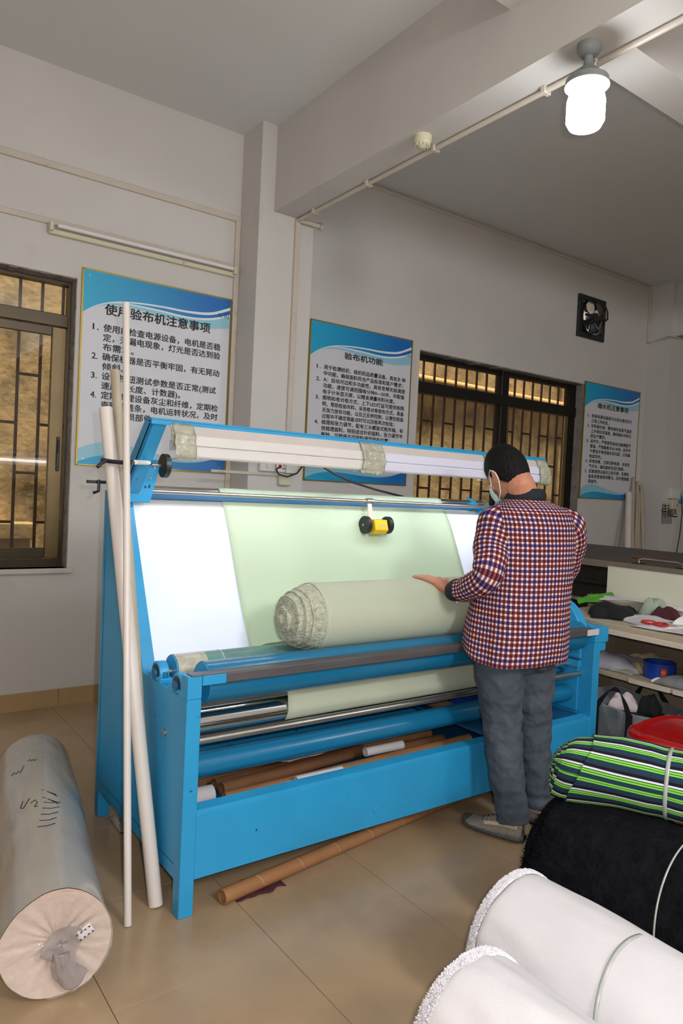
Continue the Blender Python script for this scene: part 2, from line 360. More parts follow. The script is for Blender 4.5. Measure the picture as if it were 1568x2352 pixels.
# ---------------- windows ----------------
def bars(win, xs, levels, z0, z1, y=4.98):
    p = None
    for i, x in enumerate(xs):
        B().box(x-.009, x+.009, y-.009, y+.009, z0, z1, .002).to('bar', 'bar', win)
        if i+1 < len(xs):
            for k, z in enumerate(levels):
                if (i+k) % 2 == 0: B().box(x+.008, xs[i+1]-.008, y-.008, y+.008, z-.009, z+.009).to('bar_bridge', 'bar', win)
w1 = thing('window_1', None, None, (.4, W+.12, .885), kind='structure')
x0, x1, z0, z1 = WN1; y = W+.10
b = B(); b.box(x0, x1, y, y+.07, z1-.03, z1); b.box(x0, x1, y, y+.07, z0, z0+.05); b.box(x1-.022, x1, y, y+.07, z0+.05, z1-.03)
b.box(x0, x0+.03, y, y+.07, z0+.05, z1-.03); b.box(x0+.03, x1-.022, y-.01, y+.07, 2.42, 2.5, .004); b.to('window_frame', 'bronze', w1)
b = B(); b.box(x1-.115, x1-.03, y-.006, y+.03, z0+.055, 2.415, .004); b.to('sash_stile', 'bronze2', w1, label='lighter bronze sliding sash stile')
b = B(); b.box(.25, x1-.115, y, y+.03, 2.36, 2.415, .003); b.box(.25, x1-.115, y, y+.03, z0+.055, z0+.12, .003); b.box(.2, .25, y, y+.03, z0+.055, 2.415); b.to('sash_rail', 'bronze', w1)
B().box(.25, x1-.115, y+.012, y+.016, z0+.12, 2.36).to('window_pane', 'glass', w1)
B().box(x0+.03, x1-.022, y+.03, y+.034, 2.5, z1-.03).to('window_pane', 'glass', w1)
B().box(1.195, 1.215, y-.02, y-.006, 1.5, 1.72, .004).box(1.2, 1.21, y-.032, y-.018, 1.62, 1.7, .003).to('sash_handle', 'black', w1)
bars(w1, [.17, .31, .45, .57, .71, .845, .985, 1.12, 1.25], [2.117, 1.80, 1.48, 1.16], .6, 2.9)
b = B()
for k in range(40):
    t = k/40; xx = x0+(x1-x0)*t; b.box(xx, xx+(x1-x0)/40, W-.002, W+.1, z1-.006-.012*abs(nz((k*.7, 0, 0))), z1+.001)
    b.box(x1-.004-.006*abs(nz((k*.6, 3, 0))), x1+.001, W-.002, W+.1, z0+(z1-z0)*t, z0+(z1-z0)*(t+.025))
b.to('rough_reveal', 'plaster_rough', w1, ang=0)
B().box(x0, x1+.03, W-.03, W+.1, z0-.03, z0, .004).to('window_sill', 'wall', w1)
w2 = thing('window_2', None, None, (5.3, W+.12, .885), kind='structure')
x0, x1, z0, z1 = WN2
b = B(); b.box(x0, x1, y, y+.07, z1-.05, z1); b.box(x0, x1, y, y+.07, z0, z0+.06); b.box(x1-.10, x1, y-.01, y+.07, z0, z1); b.box(x0, x0+.05, y, y+.07, z0, z1)
b.box(x0, x1, y-.02, y+.07, 2.375, 2.475, .004); b.box(5.33, 5.43, y-.015, y+.07, z0, z1, .004); b.to('window_frame', 'blackframe', w2)
b = B(); b.box(6.34, 6.40, y, y+.03, z0+.06, 2.375, .003); b.box(5.43, 5.47, y, y+.03, z0+.06, 2.375, .003); b.to('sash_stile', 'bronze2', w2)
for (a, c, d, e) in ((x0+.05, 5.33, 2.475, z1-.05), (5.43, 6.4, 2.475, z1-.05), (x0+.05, 5.33, z0+.06, 2.375), (5.47, 6.34, z0+.06, 2.375)):
    B().box(a, c, y+.012, y+.016, d, e).to('window_pane', 'glass', w2)
bars(w2, [4.18+.1405*k for k in range(18)], [2.155, 1.84, 1.53, 1.22], .6, 2.9)
b = B()
for k in range(50):
    t = k/50; xx = x0+(x1-x0)*t; b.box(xx, xx+(x1-x0)/50, W-.002, W+.1, z1-.008-.016*abs(nz((k*.7, 9, 0))), z1+.001)
    b.box(x1-.004-.008*abs(nz((k*.6, 6, 0))), x1+.001, W-.002, W+.1, z0+(z1-z0)*t, z0+(z1-z0)*(t+.02))
b.to('rough_reveal', 'plaster_rough', w2, ang=0)
tag(B().cyl((3.5, 5.66, 2.70), (9, 5.66, 2.64), .045).to('outdoor_pipe', 'pipe_y'), 'horizontal tan pipe on the mossy wall outside the right window', 'pipe')
tag(B().cyl((7.42, 5.62, 0), (7.42, 5.62, 3.6), .03).to('outdoor_pipe', 'pipe_y'), 'upright tan pipe outside at the right edge of the right window', 'pipe')
B().box(.5, 1.26, 5.55, 5.72, 1.0, 1.12, .01).to('trim_8', 'outwall', kind='structure')

# ---------------- trunking, pipes, lamp on the wall ----------------
TC = 'cable_trunking'
b = B().box(XL, 2.385, W-.02, W, 3.355, 3.395, .003).box(2.345, 2.384, W-.02, W, 1.3, 3.36, .003)
tag(b.to(TC, 'trunk'), 'wide cream cable trunking running along the left wall and down to the switches', 'trunking')
tag(B().box(XL, 2.31, W-.016, W, 3.015, 3.05, .003).to(TC, 'trunk'), 'thin cream trunking just above the unlit wall tube lamp', 'trunking')
tag(B().box(2.672, 2.712, 4.408, 4.43, 1.66, 3.385, .003).to(TC, 'trunk'), 'upright cream trunking on the pillar behind the machine', 'trunking')
tag(B().box(2.1, 2.62, 4.412, 4.43, 1.545, 1.565, .003).to(TC, 'trunk'), 'short horizontal trunking below the sockets on the pillar', 'trunking')
t = thing('conduit_pipe', 'long white conduit pipe clipped under the ceiling beam', 'pipe', (2.7, 4.4, 3.37))
B().cyl((2.69, YF, 3.372), (2.69, 4.41, 3.372), .014, seg=10).to('pipe', 'trunk', t)
B().cyl((2.69, 4.40, 3.372), (2.875, 4.40, 3.372), .017, seg=12).cyl((2.86, 4.40, 3.372), (2.885, 4.40, 3.372), .026, seg=12).to('elbow_end', 'trunk', t)
for yy in (.9, 1.5, 2.25, 3.0, 3.6, 4.2): B().box(2.665, 2.715, yy-.012, yy+.012, 3.356, 3.3895, .002).to('pipe_clip', 'trunk', t)
tag(B().cyl((2.835, W-.012, 3.955), (7.6, W-.012, 3.955), .012, seg=8).to('conduit_pipe', 'trunk'), 'thin pipe along the top of the right wall under the ceiling', 'pipe')
tag(B().tube([(7.625, W-.01, 3.95), (7.625, W-.01, 3.33), (7.6, 4.415, 3.36), (8.02, 4.415, 3.39), (8.02, 4.415, 1.75)], .012, 8).to('conduit_pipe', 'trunk'), 'thin bent pipe around the far pillar', 'pipe')
t = thing('wall_tube_lamp', 'unlit fluorescent batten lamp on the left wall', 'lamp', (1.7, W, 3.0))
B().box(1.075, 2.36, W-.035, W, 2.955, 2.985, .004).to('batten', 'cream', t)
B().cyl((1.12, W-.05, 3.005), (2.32, W-.05, 3.005), .013).to('glass_tube', 'lampwhite', t)
for xx in (1.085, 2.335): B().box(xx-.012, xx+.012, W-.066, W-.0, 2.965, 3.022, .004).to('lamp_holder', 'cream', t)
# sockets on the pillar
t = thing('wall_socket', 'grey switch box, leftmost of the sockets on the pillar', 'socket', (2.56, 4.43, 1.62))
B().box(2.46, 2.585, 4.395, 4.43, 1.575, 1.66, .004).to('box', 'switch', t); B().cyl((2.53, 4.395, 1.617), (2.53, 4.388, 1.617), .02).to('rotary_knob', 'lampwhite', t)
t = thing('wall_socket', 'white socket with a red switch on the pillar', 'socket', (2.64, 4.43, 1.62))
B().box(2.592, 2.665, 4.39, 4.43, 1.575, 1.655, .004).to('box', 'lampwhite', t); B().box(2.606, 2.628, 4.384, 4.391, 1.603, 1.628, .002).to('switch', 'redbtn', t)
B().box(2.64, 2.646, 4.387, 4.391, 1.595, 1.606).box(2.652, 2.658, 4.387, 4.391, 1.595, 1.606).box(2.646, 2.652, 4.387, 4.391, 1.618, 1.63).to('socket_hole', 'ink', t)
t = thing('wall_socket', 'white socket with a red top strip, rightmost on the pillar', 'socket', (2.72, 4.43, 1.62))
B().box(2.672, 2.78, 4.392, 4.43, 1.57, 1.665, .004).to('box', 'switch', t); B().box(2.70, 2.78, 4.386, 4.393, 1.655, 1.668, .002).to('top_strip', 'redbtn', t)
tag(B().box(2.62, 2.72, 4.39, 4.43, 1.48, 1.555, .006).to('junction_box', 'cream'), 'blank cream box below the sockets on the pillar', 'box')

# ---------------- ceiling things ----------------
t = thing('ceiling_lamp', 'grey bell lamp with a glowing white bulb under the beam', 'lamp', (2.575, 1.935, 3.39))
X, Y = 2.575, 1.935
B().lathe((X, Y, 3.39), (X, Y, 3.34), [(0, .05), (.5, .05), (.9, .035), (1, .02)], 28).to('ceiling_rose', 'greymetal', t)
B().lathe((X, Y, 3.355), (X, Y, 3.215), [(0, .018), (.35, .02), (.4, .024), (.5, .04), (.75, .075), (.8, .088), (1, .092), (1, .088), (.8, .08), (.5, .03)], 32, False).to('bell_shade', 'greymetal', t)
B().lathe((X, Y, 3.235), (X, Y, 3.03), [(0, .02), (.14, .02), (.18, .05), (.3, .074), (.4, .079), (.8, .079), (.92, .066), (1, .03)], 32).to('bulb', 'bulb', t, label='glowing white bulb')
B().tube([(X+.02, Y, 3.37), (X+.045, Y, 3.35), (X+.05, Y, 3.32), (X+.03, Y, 3.30), (X+.045, Y-.01, 3.345)], .003, 6).to('wire', 'cream', t)
t = thing('smoke_detector', 'round cream smoke detector under the beam', 'detector', (2.57, 2.97, 3.39))
B().lathe((2.57, 2.97, 3.39), (2.57, 2.97, 3.355), [(0, .05), (.8, .05), (1, .043)], 28).to('base', 'cream', t)
B().lathe((2.57, 2.97, 3.357), (2.57, 2.97, 3.325), [(0, .043), (.3, .042), (.7, .03), (1, .012)], 24).to('dome', 'cream', t)
b = B()
for k in range(12):
    a = k*PI/6; b.box(2.57+.038*math.cos(a)-.003, 2.57+.038*math.cos(a)+.003, 2.97+.038*math.sin(a)-.003, 2.97+.038*math.sin(a)+.003, 3.332, 3.358)
b.to('vent_fins', 'cream', t)
# wall fan
t = thing('exhaust_fan', 'black square exhaust fan high on the right wall', 'fan', (6.54, W, 3.42))
b = B(); 
for s_ in ((6.31, 6.77, 3.585, 3.64), (6.31, 6.77, 3.20, 3.255), (6.31, 6.37, 3.255, 3.585), (6.71, 6.77, 3.255, 3.585)): b.box(s_[0], s_[1], W-.03, W+.0, s_[2], s_[3], .004)
b.to('fan_frame', 'black', t)
ring = B().lathe((6.54, W-.05, 3.42), (6.54, W+.1, 3.42), [(0, .185), (0, .19), (.4, .195), (.4, .25), (.42, .25), (.42, .18), (0, .185)], 36, False); ring.to('fan_ring', 'black', t)
for k in range(5):
    a = k*2*PI/5+.35; b = B(); R_ = Matrix.Rotation(a, 3, 'Y')
    def fb(u, v, R_=R_):
        r = .035+.13*v; wv = (.25+.65*v)*(u-.5); return Vector((6.54, W-.02, 3.42)) + R_ @ Vector((r*math.sin(wv), .05*(u-.5), r*math.cos(wv)))
    b.grid(6, 5, fb); b.to('fan_blade', 'black', t, solid=.003)
B().lathe((6.54, W-.09, 3.42), (6.54, W+.03, 3.42), [(0, .02), (.1, .045), (.8, .05), (1, .04)], 20).to('fan_motor', 'black', t)
B().box(6.54, 6.72, W-.085, W-.065, 3.41, 3.43).box(6.36, 6.54, W-.085, W-.065, 3.41, 3.43).to('motor_arm', 'black', t)
B().tube([(6.6, W-.09, 3.45), (6.7, W-.07, 3.56), (6.80, W-.03, 3.53), (6.82, W-.02, 3.46), (6.76, W-.02, 3.42)], .008, 8).to('wire', 'maroon', t)

# ---------------- signs ----------------
CH = []
def textmesh(body, x0, x1, zc, h, y, parent, m='ink', bold=.0015, sx0=None):
    cu = bpy.data.curves.new('lettering', 'FONT'); cu.body = body; cu.size = h; cu.resolution_u = 2; cu.fill_mode = 'FRONT'
    o = bpy.data.objects.new('lettering', cu); COL.objects.link(o)
    CH.append((o, x0, x1, zc, h, y, parent, m, bold))
def flush_text():
    bpy.context.view_layer.update(); dg = bpy.context.evaluated_depsgraph_get()
    groups = {}
    for (o, x0, x1, zc, h, y, parent, m, bold) in CH:
        me = bpy.data.meshes.new_from_object(o.evaluated_get(dg))
        xs = [v.co.x for v in me.vertices]; zs = [v.co.y for v in me.vertices]
        if not xs: bpy.data.objects.remove(o); continue
        a, c = min(xs), max(xs); s_ = (x1-x0)/(c-a) if x1 else 1
        for v in me.vertices:
            X = x0+(v.co.x-a)*s_; Z = zc+(v.co.y-h*.36); v.co = Vector((X, y, Z))
        for q, (dx, dz) in enumerate(((0, 0), (bold*.8, 0), (-bold*.8, 0), (0, bold*.6), (0, -bold*.6))):
            m2 = me.copy(); [setattr(v, 'co', v.co+Vector((dx, -q*.00004, dz))) for v in m2.vertices]; groups.setdefault((parent, m), []).append(m2)
        bpy.data.meshes.remove(me); bpy.data.objects.remove(o)
    for (parent, m), mes in groups.items():
        bm = bmesh.new()
        for me in mes: bm.from_mesh(me); bpy.data.meshes.remove(me)
        q = B(); q.bm.free(); q.bm = bm; q.to('lettering', m, parent, ang=0)
def interp(pts, u):
    for (a, va), (b_, vb) in zip(pts, pts[1:]):
        if u <= b_:
            t = (u-a)/(b_-a); t = t*t*(3-2*t) if False else t; return va+(vb-va)*t
    return pts[-1][1]
def smoothc(pts, n=32):
    out = []; P = pts
    for k in range(n+1):
        u = k/n
        i = max(0, min(len(P)-2, next((j for j in range(len(P)-1) if u <= P[j+1][0]), len(P)-2)))
        p0 = P[max(i-1, 0)]; p1 = P[i]; p2 = P[i+1]; p3 = P[min(i+2, len(P)-1)]
        t = (u-p1[0])/(p2[0]-p1[0]); m1 = (p2[1]-p0[1])/max(p2[0]-p0[0], 1e-6)*(p2[0]-p1[0]); m2 = (p3[1]-p1[1])/max(p3[0]-p1[0], 1e-6)*(p2[0]-p1[0])
        out.append((u, (2*t**3-3*t*t+1)*p1[1]+(t**3-2*t*t+t)*m1+(-2*t**3+3*t*t)*p2[1]+(t**3-t*t)*m2))
    return out
def sign(x0, x1, z0, z1, label, title, tu, lines, v0, dv, cw, ch, logo=True):
    t = thing('wall_sign', label, 'sign', (x0, W, z0)); Wd = x1-x0; H = z1-z0; yb = W-.012
    B().box(x0, x1, yb, W, z0, z1, .001).to('sign_panel', 'sign', t)
    e = .006
    B().box(x0-.004, x0+e, yb-.004, W, z0-.004, z1+.004).box(x1-e, x1+.004, yb-.004, W, z0-.004, z1+.004).box(x0, x1, yb-.004, W, z1-e+.002, z1+.004).box(x0, x1, yb-.004, W, z0-.004, z0+e-.002).to('edge_strip', 'gold', t, label='gold edge strip')
    def band(top, bot, m, nm, dy):
        T = smoothc(top); Bt = smoothc(bot); b = B()
        for (a, va), (c, vc), (_, wa), (_, wc) in zip(T, T[1:], Bt, Bt[1:]):
            if max(wa-va, wc-vc) < 1e-4: continue
            b.quad((x0+e+a*(Wd-2*e), yb-dy, z1-va*H), (x0+e+a*(Wd-2*e), yb-dy, z1-max(va, wa)*H), (x0+e+c*(Wd-2*e), yb-dy, z1-max(wc, vc)*H), (x0+e+c*(Wd-2*e), yb-dy, z1-vc*H))
        b.to(nm, m, t, ang=0)
    f0 = [(0, .22), (.08, .175), (.2, .138), (.35, .12), (.5, .113), (.7, .11), (.86, .093), (1, .045)]
    f1 = [(0, .221), (.08, .178), (.2, .143), (.35, .128), (.5, .122), (.7, .122), (.86, .108), (1, .062)]
    f2 = [(0, .221), (.08, .178), (.2, .143), (.35, .135), (.5, .137), (.7, .142), (.86, .125), (1, .085)]
    f3 = [(0, .221), (.08, .179), (.2, .146), (.35, .142), (.5, .146), (.7, .152), (.86, .137), (1, .098)]
    f4 = [(0, .221), (.08, .181), (.2, .158), (.35, .158), (.5, .172), (.7, .187), (.86, .185), (1, .165)]
    z_ = [(0, .004), (1, .004)]
    band(z_, f0, 'grad', 'blue_header', .0006); band(f0, f1, 'swhite', 'white_wave', .0008); band(f1, f2, 'grad', 'blue_wave', .0006); band(f2, f3, 'swhite', 'white_wave', .0008); band(f3, f4, 'lcyan', 'pale_wave', .0006)
    g0 = [(0, .92), (.1, .885), (.22, .875), (.4, .90), (.6, .93), (.8, .94), (1, .91)]
    g1 = [(0, .985), (.1, .955), (.25, .94), (.4, .945), (.6, .955), (.8, .95), (1, .905)]
    band(g0, g1, 'lcyan', 'pale_wave', .0006); band(g1, [(0, .997), (1, .997)], 'grad', 'blue_footer', .0006)
    for (sx, sz) in ((.04, .03), (.96, .03), (.04, .97), (.96, .97)): B().cyl((x0+sx*Wd, yb-.003, z1-sz*H), (x0+sx*Wd, yb, z1-sz*H), .005, seg=10).to('screw', 'steel', t)
    if title: textmesh(title, x0+tu[0]*Wd, x0+tu[1]*Wd, z1-.187*H, ch*1.45, yb-.0012, t, bold=.0026)
    if logo: textmesh('公司', x0+.90*Wd, x0+.985*Wd, z1-.10*H, .035, yb-.0012, t, 'navy', .0005)
    for k, (num, s_, n) in enumerate(lines):
        z = z1-(v0+dv*k)*H
        if num: textmesh(num, x0+.07*Wd, x0+.105*Wd, z, ch*1.05, yb-.0012, t)
        textmesh(s_, x0+.135*Wd, x0+.135*Wd+cw*n, z, ch, yb-.0012, t)
    return t
sign(1.293, 2.334, 1.551, 2.793, 'largest blue and white sign, left of the pillar, with four numbered rules', '使用验布机注意事项', (.14, .85),
 [('1.', '使用前检查电源设备，电机是否稳', 15), ('', '定，无漏电现象，灯光是否达到验', 15), ('', '布需求。', 3.7), ('2.', '确保机器是否平衡牢固，有无晃动', 15), ('', '倾斜。', 2.6), ('3.', '设备按钮测试参数是否正常(测试', 14.6), ('', '速度、长度、计数器)。', 9.8), ('4.', '定期清理设备灰尘和纤维，定期检', 15), ('', '查轴承链条，电机运转状况，及时', 15), ('', '更换磨损部件。', 6.6)], .284, .0499, .0553, .052)
sign(3.02, 4.064, 1.537, 2.781, 'blue and white sign between the pillar and the right window', '验布机功能', (.32, .70),
 [('1.', '用于检测纺织、梭织织品质量设备，具有多 种', 20), ('', '中功能，确保面料符合产品标准和客户需求；', 19.4), ('2.', 'A：自动对边和多功能性，具有变频无级调速', 20), ('', '功能，速度可调范围每分钟0—30米，并配备', 20), ('', '电子计米显示屏，以精准测量布料长度。', 17.4), ('3.', '照明和卷对卷方式，上下LED灯盆可提供有照', 20), ('', '明，帮助检验布料，采用卷对卷验布方式，具备', 20), ('', '无张力放布功能，以及正反转控制，以便在检验', 20), ('', '过程中不确定瑕疵点时可以回卷再次检验；', 17.6), ('4.', '梳理和张力调节，配有三头螺旋式梳布轴，有', 20), ('', '效梳理面料，特别适合针织面料，张力调节平', 20), ('', '衡轴，可根据不同面料调节穿布位置；', 16.6)], .281, .0386, .0422, .040)
sign(6.508, 7.53, 1.517, 2.752, 'blue and white sign with five rules beside the right window', '缩水机注意事项', (.23, .79),
 [('1.', '检查电源设备蒸汽冷却水是否处于', 15.4), ('', '正常工作状态。', 6.4), ('2.', '布料缩水前，需将缩布机蒸汽温度', 15.4), ('', '上升到标准温度，确保缩水布料达', 15.4), ('', '到生产需求。', 5.5), ('3.', '运作中，严禁使用身体去触摸蒸汽', 15.4), ('', '管道，严禁随意关水/关电，运作中', 15.4), ('', '不要将手伸进缩水机内部，以免触', 15.4), ('', '电或烫伤。', 4.4), ('4.', '异常故障，立即切断电源，关闭送', 15.4), ('', '气开关，通知维修员进行维修。', 13.4), ('5.', '定期清理设备灰尘和纤维，定期检', 15.4), ('', '查各类管道使用情况，及时更换磨', 15.4), ('', '损部件。', 3.4)], .284, .0437, .049, .043, logo=False)
sign(8.46, 9.46, 1.52, 2.75, 'blue and white sign cut off by the right edge of the photo', '气缩水机功能', (.12, .8),
 [('', '预缩定型', 4), ('', '缩布汽蒸', 4), ('', '汽蒸布料', 4), ('', '下降、合格', 4), ('', '合成面料', 4), ('', '料的缩率', 4), ('', '高温蒸汽', 4), ('', '、可调速', 4), ('', '一缩制机', 4)], .31, .05, .055, .05, logo=False)
# poster and box on the far pillar
t = thing('pillar_notice', 'small grey notice with black characters on the far pillar', 'notice', (7.68, 4.43, 1.34))
B().box(7.66, 7.88, 4.426, 4.43, 1.27, 1.42).to('paper', 'postergrey', t, ang=0)
textmesh('待裁区', 7.65, 7.985, 1.42, .17, 4.4245, t)
t = thing('wall_socket', 'cream socket on the far pillar above the notice', 'socket', (7.85, 4.43, 1.6))
B().box(7.76, 7.94, 4.38, 4.43, 1.56, 1.68, .004).to('box', 'switch', t); B().box(7.80, 7.9, 4.385, 4.43, 1.44, 1.555, .004).to('lower_box', 'cream', t)
tag(B().tube([(7.97, 4.38, 1.6), (7.97, 4.36, 1.4), (7.93, 4.35, 1.15), (7.86, 4.35, .85)], .006, 6).to('power_cable', 'ink'), 'thin dark cable hanging from the far pillar socket', 'cable')
# far leaning pipes
for k, (tx, tz, bx, by, r, lb) in enumerate([(7.36, 1.60, 6.93, 4.35, .035, 'thick white plastic pipe, leftmost leaning at the far wall'), (7.46, 1.78, 7.05, 4.38, .018, 'tallest thin pipe leaning at the far wall, second from the left'), (7.55, 1.74, 7.12, 4.38, .016, 'thin pipe leaning at the far wall, middle one of the five'), (7.6, 1.62, 7.2, 4.42, .017, 'thin pipe leaning at the far wall, second from the right'), (7.625, 1.70, 7.33, 4.4, .02, 'rightmost thin pipe leaning at the far wall beside the pillar')]):
    d = Vector((tx-bx, (W-r-.01)-by, tz-1.0)); q = Vector((bx, by, 1.0))-d*(1.0/(tz-1.0)-.001)
    q = Vector((bx-(tx-bx)*.35, by-.12, r*.3))
    tag(B().pipe(q, (tx, W-r-.016, tz), r, r*.8, 14).to('plastic_pipe', 'pvc2' if k else 'pvc'), lb, 'pipe')

# ---------------- fabric inspection machine ----------------
mc = thing('fabric_inspection_machine', 'bright blue steel fabric inspection machine with a sloping white board', 'machine', (2.12, 2.6, 0))
XA, XB = .985, 3.27       # outer faces of the two cheeks
def cheek(x0, x1, xo):
    # closed side box: lower cabinet, sloping upright, feet
    pts = [(2.18, 0), (2.18, .7375), (2.205, .738), (2.587, .738), (2.93, 1.405), (3.12, 1.412), (3.095, 0), (3.05, 0), (3.05, .115), (2.235, .115), (2.235, 0)]
    return B().prism(pts, 0, x0, x1, .002).to('side_cheek', 'blue', mc, ang=25)
c1 = cheek(XA, XA+.052, -1); c2 = cheek(XB-.052, XB, 1)
for c_, x in ((c1, XA-.0012), (c2, XB+.0012)):
    b = B()
    for (y0, z0, y1, z1) in ((2.24, .165, 3.062, .165), (3.062, .165, 3.085, 1.30)):
        d = Vector((0, y1-y0, z1-z0)).normalized(); n_ = Vector((0, -d.z, d.y))*.0018
        P0 = Vector((x, y0, z0)); P1 = Vector((x, y1, z1)); b.quad(P0-n_, P0+n_, P1+n_, P1-n_)
    b.to('weld_line', 'roller', c_, ang=0, solid=.002)
    B().cyl((x+.004*(1 if x < 2 else -1), 2.355, .58), (x-.006*(1 if x < 2 else -1), 2.355, .58), .014, seg=14).to('side_bolt', 'steel', c_)
# front corner brackets above the feet
for (a, c, n_) in ((.9852, 1.0368, 0), (3.222, 3.335, 1)):
    B().prism([(2.1805, .739), (2.1805, .8155), (2.226, .8155), (2.236, .80), (2.236, .739)], 0, a, c, .001).to('corner_bracket', 'blue', mc, ang=25)
B().prism([(2.19, .817), (2.19, .69), (2.28, .64), (2.40, .64), (2.40, .817)], 0, 3.275, 3.335, .006).to('outer_bracket', 'blue', mc, ang=25)
# front rail
B().box(1.0375, 1.125, 2.176, 2.208, .782, .8155, .002).to('rail_end', 'blue', mc)
b = B().box(1.125, 3.18, 2.175, 2.206, .783, .8165, .003); b.box(1.0, 3.18, 2.178, 2.226, .8160, .819); b.to('front_rail', 'worn', mc, label='worn dark steel front rail')
B().box(3.14, 3.235, 2.170, 2.173, .784, .814).to('rail_sticker', 'paper', mc, label='white sticker on the rail end', ang=0)
# skirt and tray
b = B().box(1.035, 3.222, 2.182, 2.2, .12, .345, .003); b.prism([(2.182, .345), (2.184, .358), (2.232, .362), (2.232, .350), (2.2, .345)], 0, 1.035, 3.222)
b.to('front_skirt', 'blue', mc)
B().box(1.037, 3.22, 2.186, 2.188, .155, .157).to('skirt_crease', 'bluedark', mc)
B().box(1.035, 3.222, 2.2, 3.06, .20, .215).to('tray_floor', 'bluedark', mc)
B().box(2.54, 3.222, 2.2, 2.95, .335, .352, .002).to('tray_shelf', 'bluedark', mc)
B().box(1.035, 3.222, 3.03, 3.05, .15, .42).to('back_skirt', 'blue', mc)
B().box(1.035, 3.222, 3.04, 3.07, .60, .64).to('back_brace', 'blue', mc)
# inner face panels on the right cheek
B().box(3.205, 3.2175, 2.26, 2.62, .37, .635, .002).to('inner_panel', 'blue', mc); B().box(3.20, 3.2175, 2.25, 2.62, .645, .735, .004).to('inner_panel', 'blue', mc)
B().box(3.19, 3.2175, 2.25, 2.5, .600, .635, .002).to('inner_ledge', 'blue', mc)
def roller(y, z, r, m, x0=1.06, x1=3.2, disc=None, label=None, name='roller', shaft=.015):
    o = B().cyl((x0, y, z), (x1, y, z), r, seg=48).to(name, m, mc, label=label)
    B().cyl((x0-.06, y, z), (x0, y, z), shaft, seg=14).cyl((x1, y, z), (x1+.04, y, z), shaft, seg=14).to('shaft', 'steel', o)
    if disc: B().cyl((x0-.004, y, z), (x0+.001, y, z), r*.97, seg=48).cyl((x0-.02, y, z), (x0-.004, y, z), .012, seg=14).to('end_disc', disc, o)
    return o
r1 = roller(2.466, .765, .060, 'greenroll', x0=1.05, disc='blue', label='green rubber covered roller')
B().lathe((1.052, 2.466, .765), (1.17, 2.466, .765), [(0, .0605), (1, .0612)], 48, False).to('tape_wrap', 'tape', r1)
B().lathe((1.235, 2.466, .765), (1.24, 2.466, .765), [(0, .0612), (1, .0612)], 48, False).to('joint_ring', 'clearband', r1)
r2 = roller(2.277, .765, .073, 'roller', x0=1.085, disc='blue', label='glossy blue front roller')
roller(2.37, .595, .049, 'chrome', label='polished chrome roller')
roller(2.26, .566, .0145, 'steel', label='thin steel guide rod')
roller(2.33, .450, .045, 'roller', label='lower glossy blue roller')
roller(2.72, .42, .03, 'chrome')
# pillow blocks
def block(y, x=1.0, s_=1):
    b = B().box(x-.018, x+.03, y-.062, y-.03, .736, .756, .003).box(x-.018, x+.03, y+.03, y+.062, .736, .756, .003).box(x-.014, x+.026, y-.035, y+.035, .738, .76, .003)
    b.lathe((x-.012, y, .765), (x+.024, y, .765), [(0, .026), (0, .040), (.08, .042), (.9, .042), (1, .038)], 32)
    o = b.to('bearing_block', 'blue', mc)
    B().lathe((x-.0135, y, .765), (x-.011, y, .765), [(0, .022), (0, .032), (1, .032)], 28).to('bearing_ring', 'black', o)
    B().cyl((x-.022, y, .765), (x-.012, y, .765), .017, seg=20).to('shaft_end', 'bluedark', o)
    for q in (-.047, .047): B().cyl((x+.006, y+q, .755), (x+.006, y+q, .775), .009, seg=6).to('bolt', 'roller', o)
block(2.466); block(2.277)
for yy in (2.466, 2.277):
    B().box(3.22, 3.26, yy-.05, yy+.05, .738, .75).lathe((3.225, yy, .765), (3.255, yy, .765), [(0, .04), (1, .04)], 24).to('bearing_block', 'blue', mc)
# round gear cover on the right
b = B(); P = [(2.44-.19*math.cos(a), .745+.20*math.sin(a)) for a in [PI*k/18 for k in range(19)]]
b.prism(P, 0, 3.20, 3.265, .004); b.to('gear_cover', 'blue', mc, ang=25)
B().prism([(2.25, .70), (2.36, .70), (2.40, .80), (2.30, .80), (2.25, .76)], 0, 3.17, 3.2, .004).to('guard_plate', 'blue', mc)
# sloping board: frame, opal board, backing
def bp(x, t, o=0):  # t from the lower edge (0) to the upper edge (1); o out of the board
    n_ = Vector((0, -.62, .33)).normalized(); return Vector((x, 2.655+.293*t, .748+.617*t))+n_*o
def slab(x0, x1, t0, t1, o0, o1, nm, m, parent=mc, **k):
    b = B(); v = [b.bm.verts.new(bp(x, t, o)) for x in (x0, x1) for t in (t0, t1) for o in (o0, o1)]
    for f in ((0, 1, 3, 2), (4, 6, 7, 5), (0, 4, 5, 1), (2, 3, 7, 6), (0, 2, 6, 4), (1, 5, 7, 3)): b.bm.faces.new([v[i] for i in f])
    bmesh.ops.recalc_face_normals(b.bm, faces=b.bm.faces[:]); return b.to(nm, m, parent, ang=0, **k)
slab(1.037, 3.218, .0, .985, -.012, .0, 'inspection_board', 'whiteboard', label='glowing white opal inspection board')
slab(1.037, 3.218, -.012, .0, -.03, .002, 'board_edge', 'darkedge'); slab(1.037, 3.218, -.05, -.012, -.04, -.012, 'board_frame', 'blue')
slab(1.037, 3.218, .985, 1.035, -.02, -.006, 'top_plate', 'greyplate'); slab(1.037, 3.218, 1.03, 1.075, -.03, .0, 'top_rail', 'bluedark')
B().cyl((1.04, 3.02, 1.417), (3.22, 3.02, 1.417), .0245, seg=32).to('top_roller', 'chrome', mc)
rod = B().cyl((1.08, 2.905, 1.418), (3.22, 2.905, 1.405), .0095, seg=16).to('guide_rod', 'steel', mc)
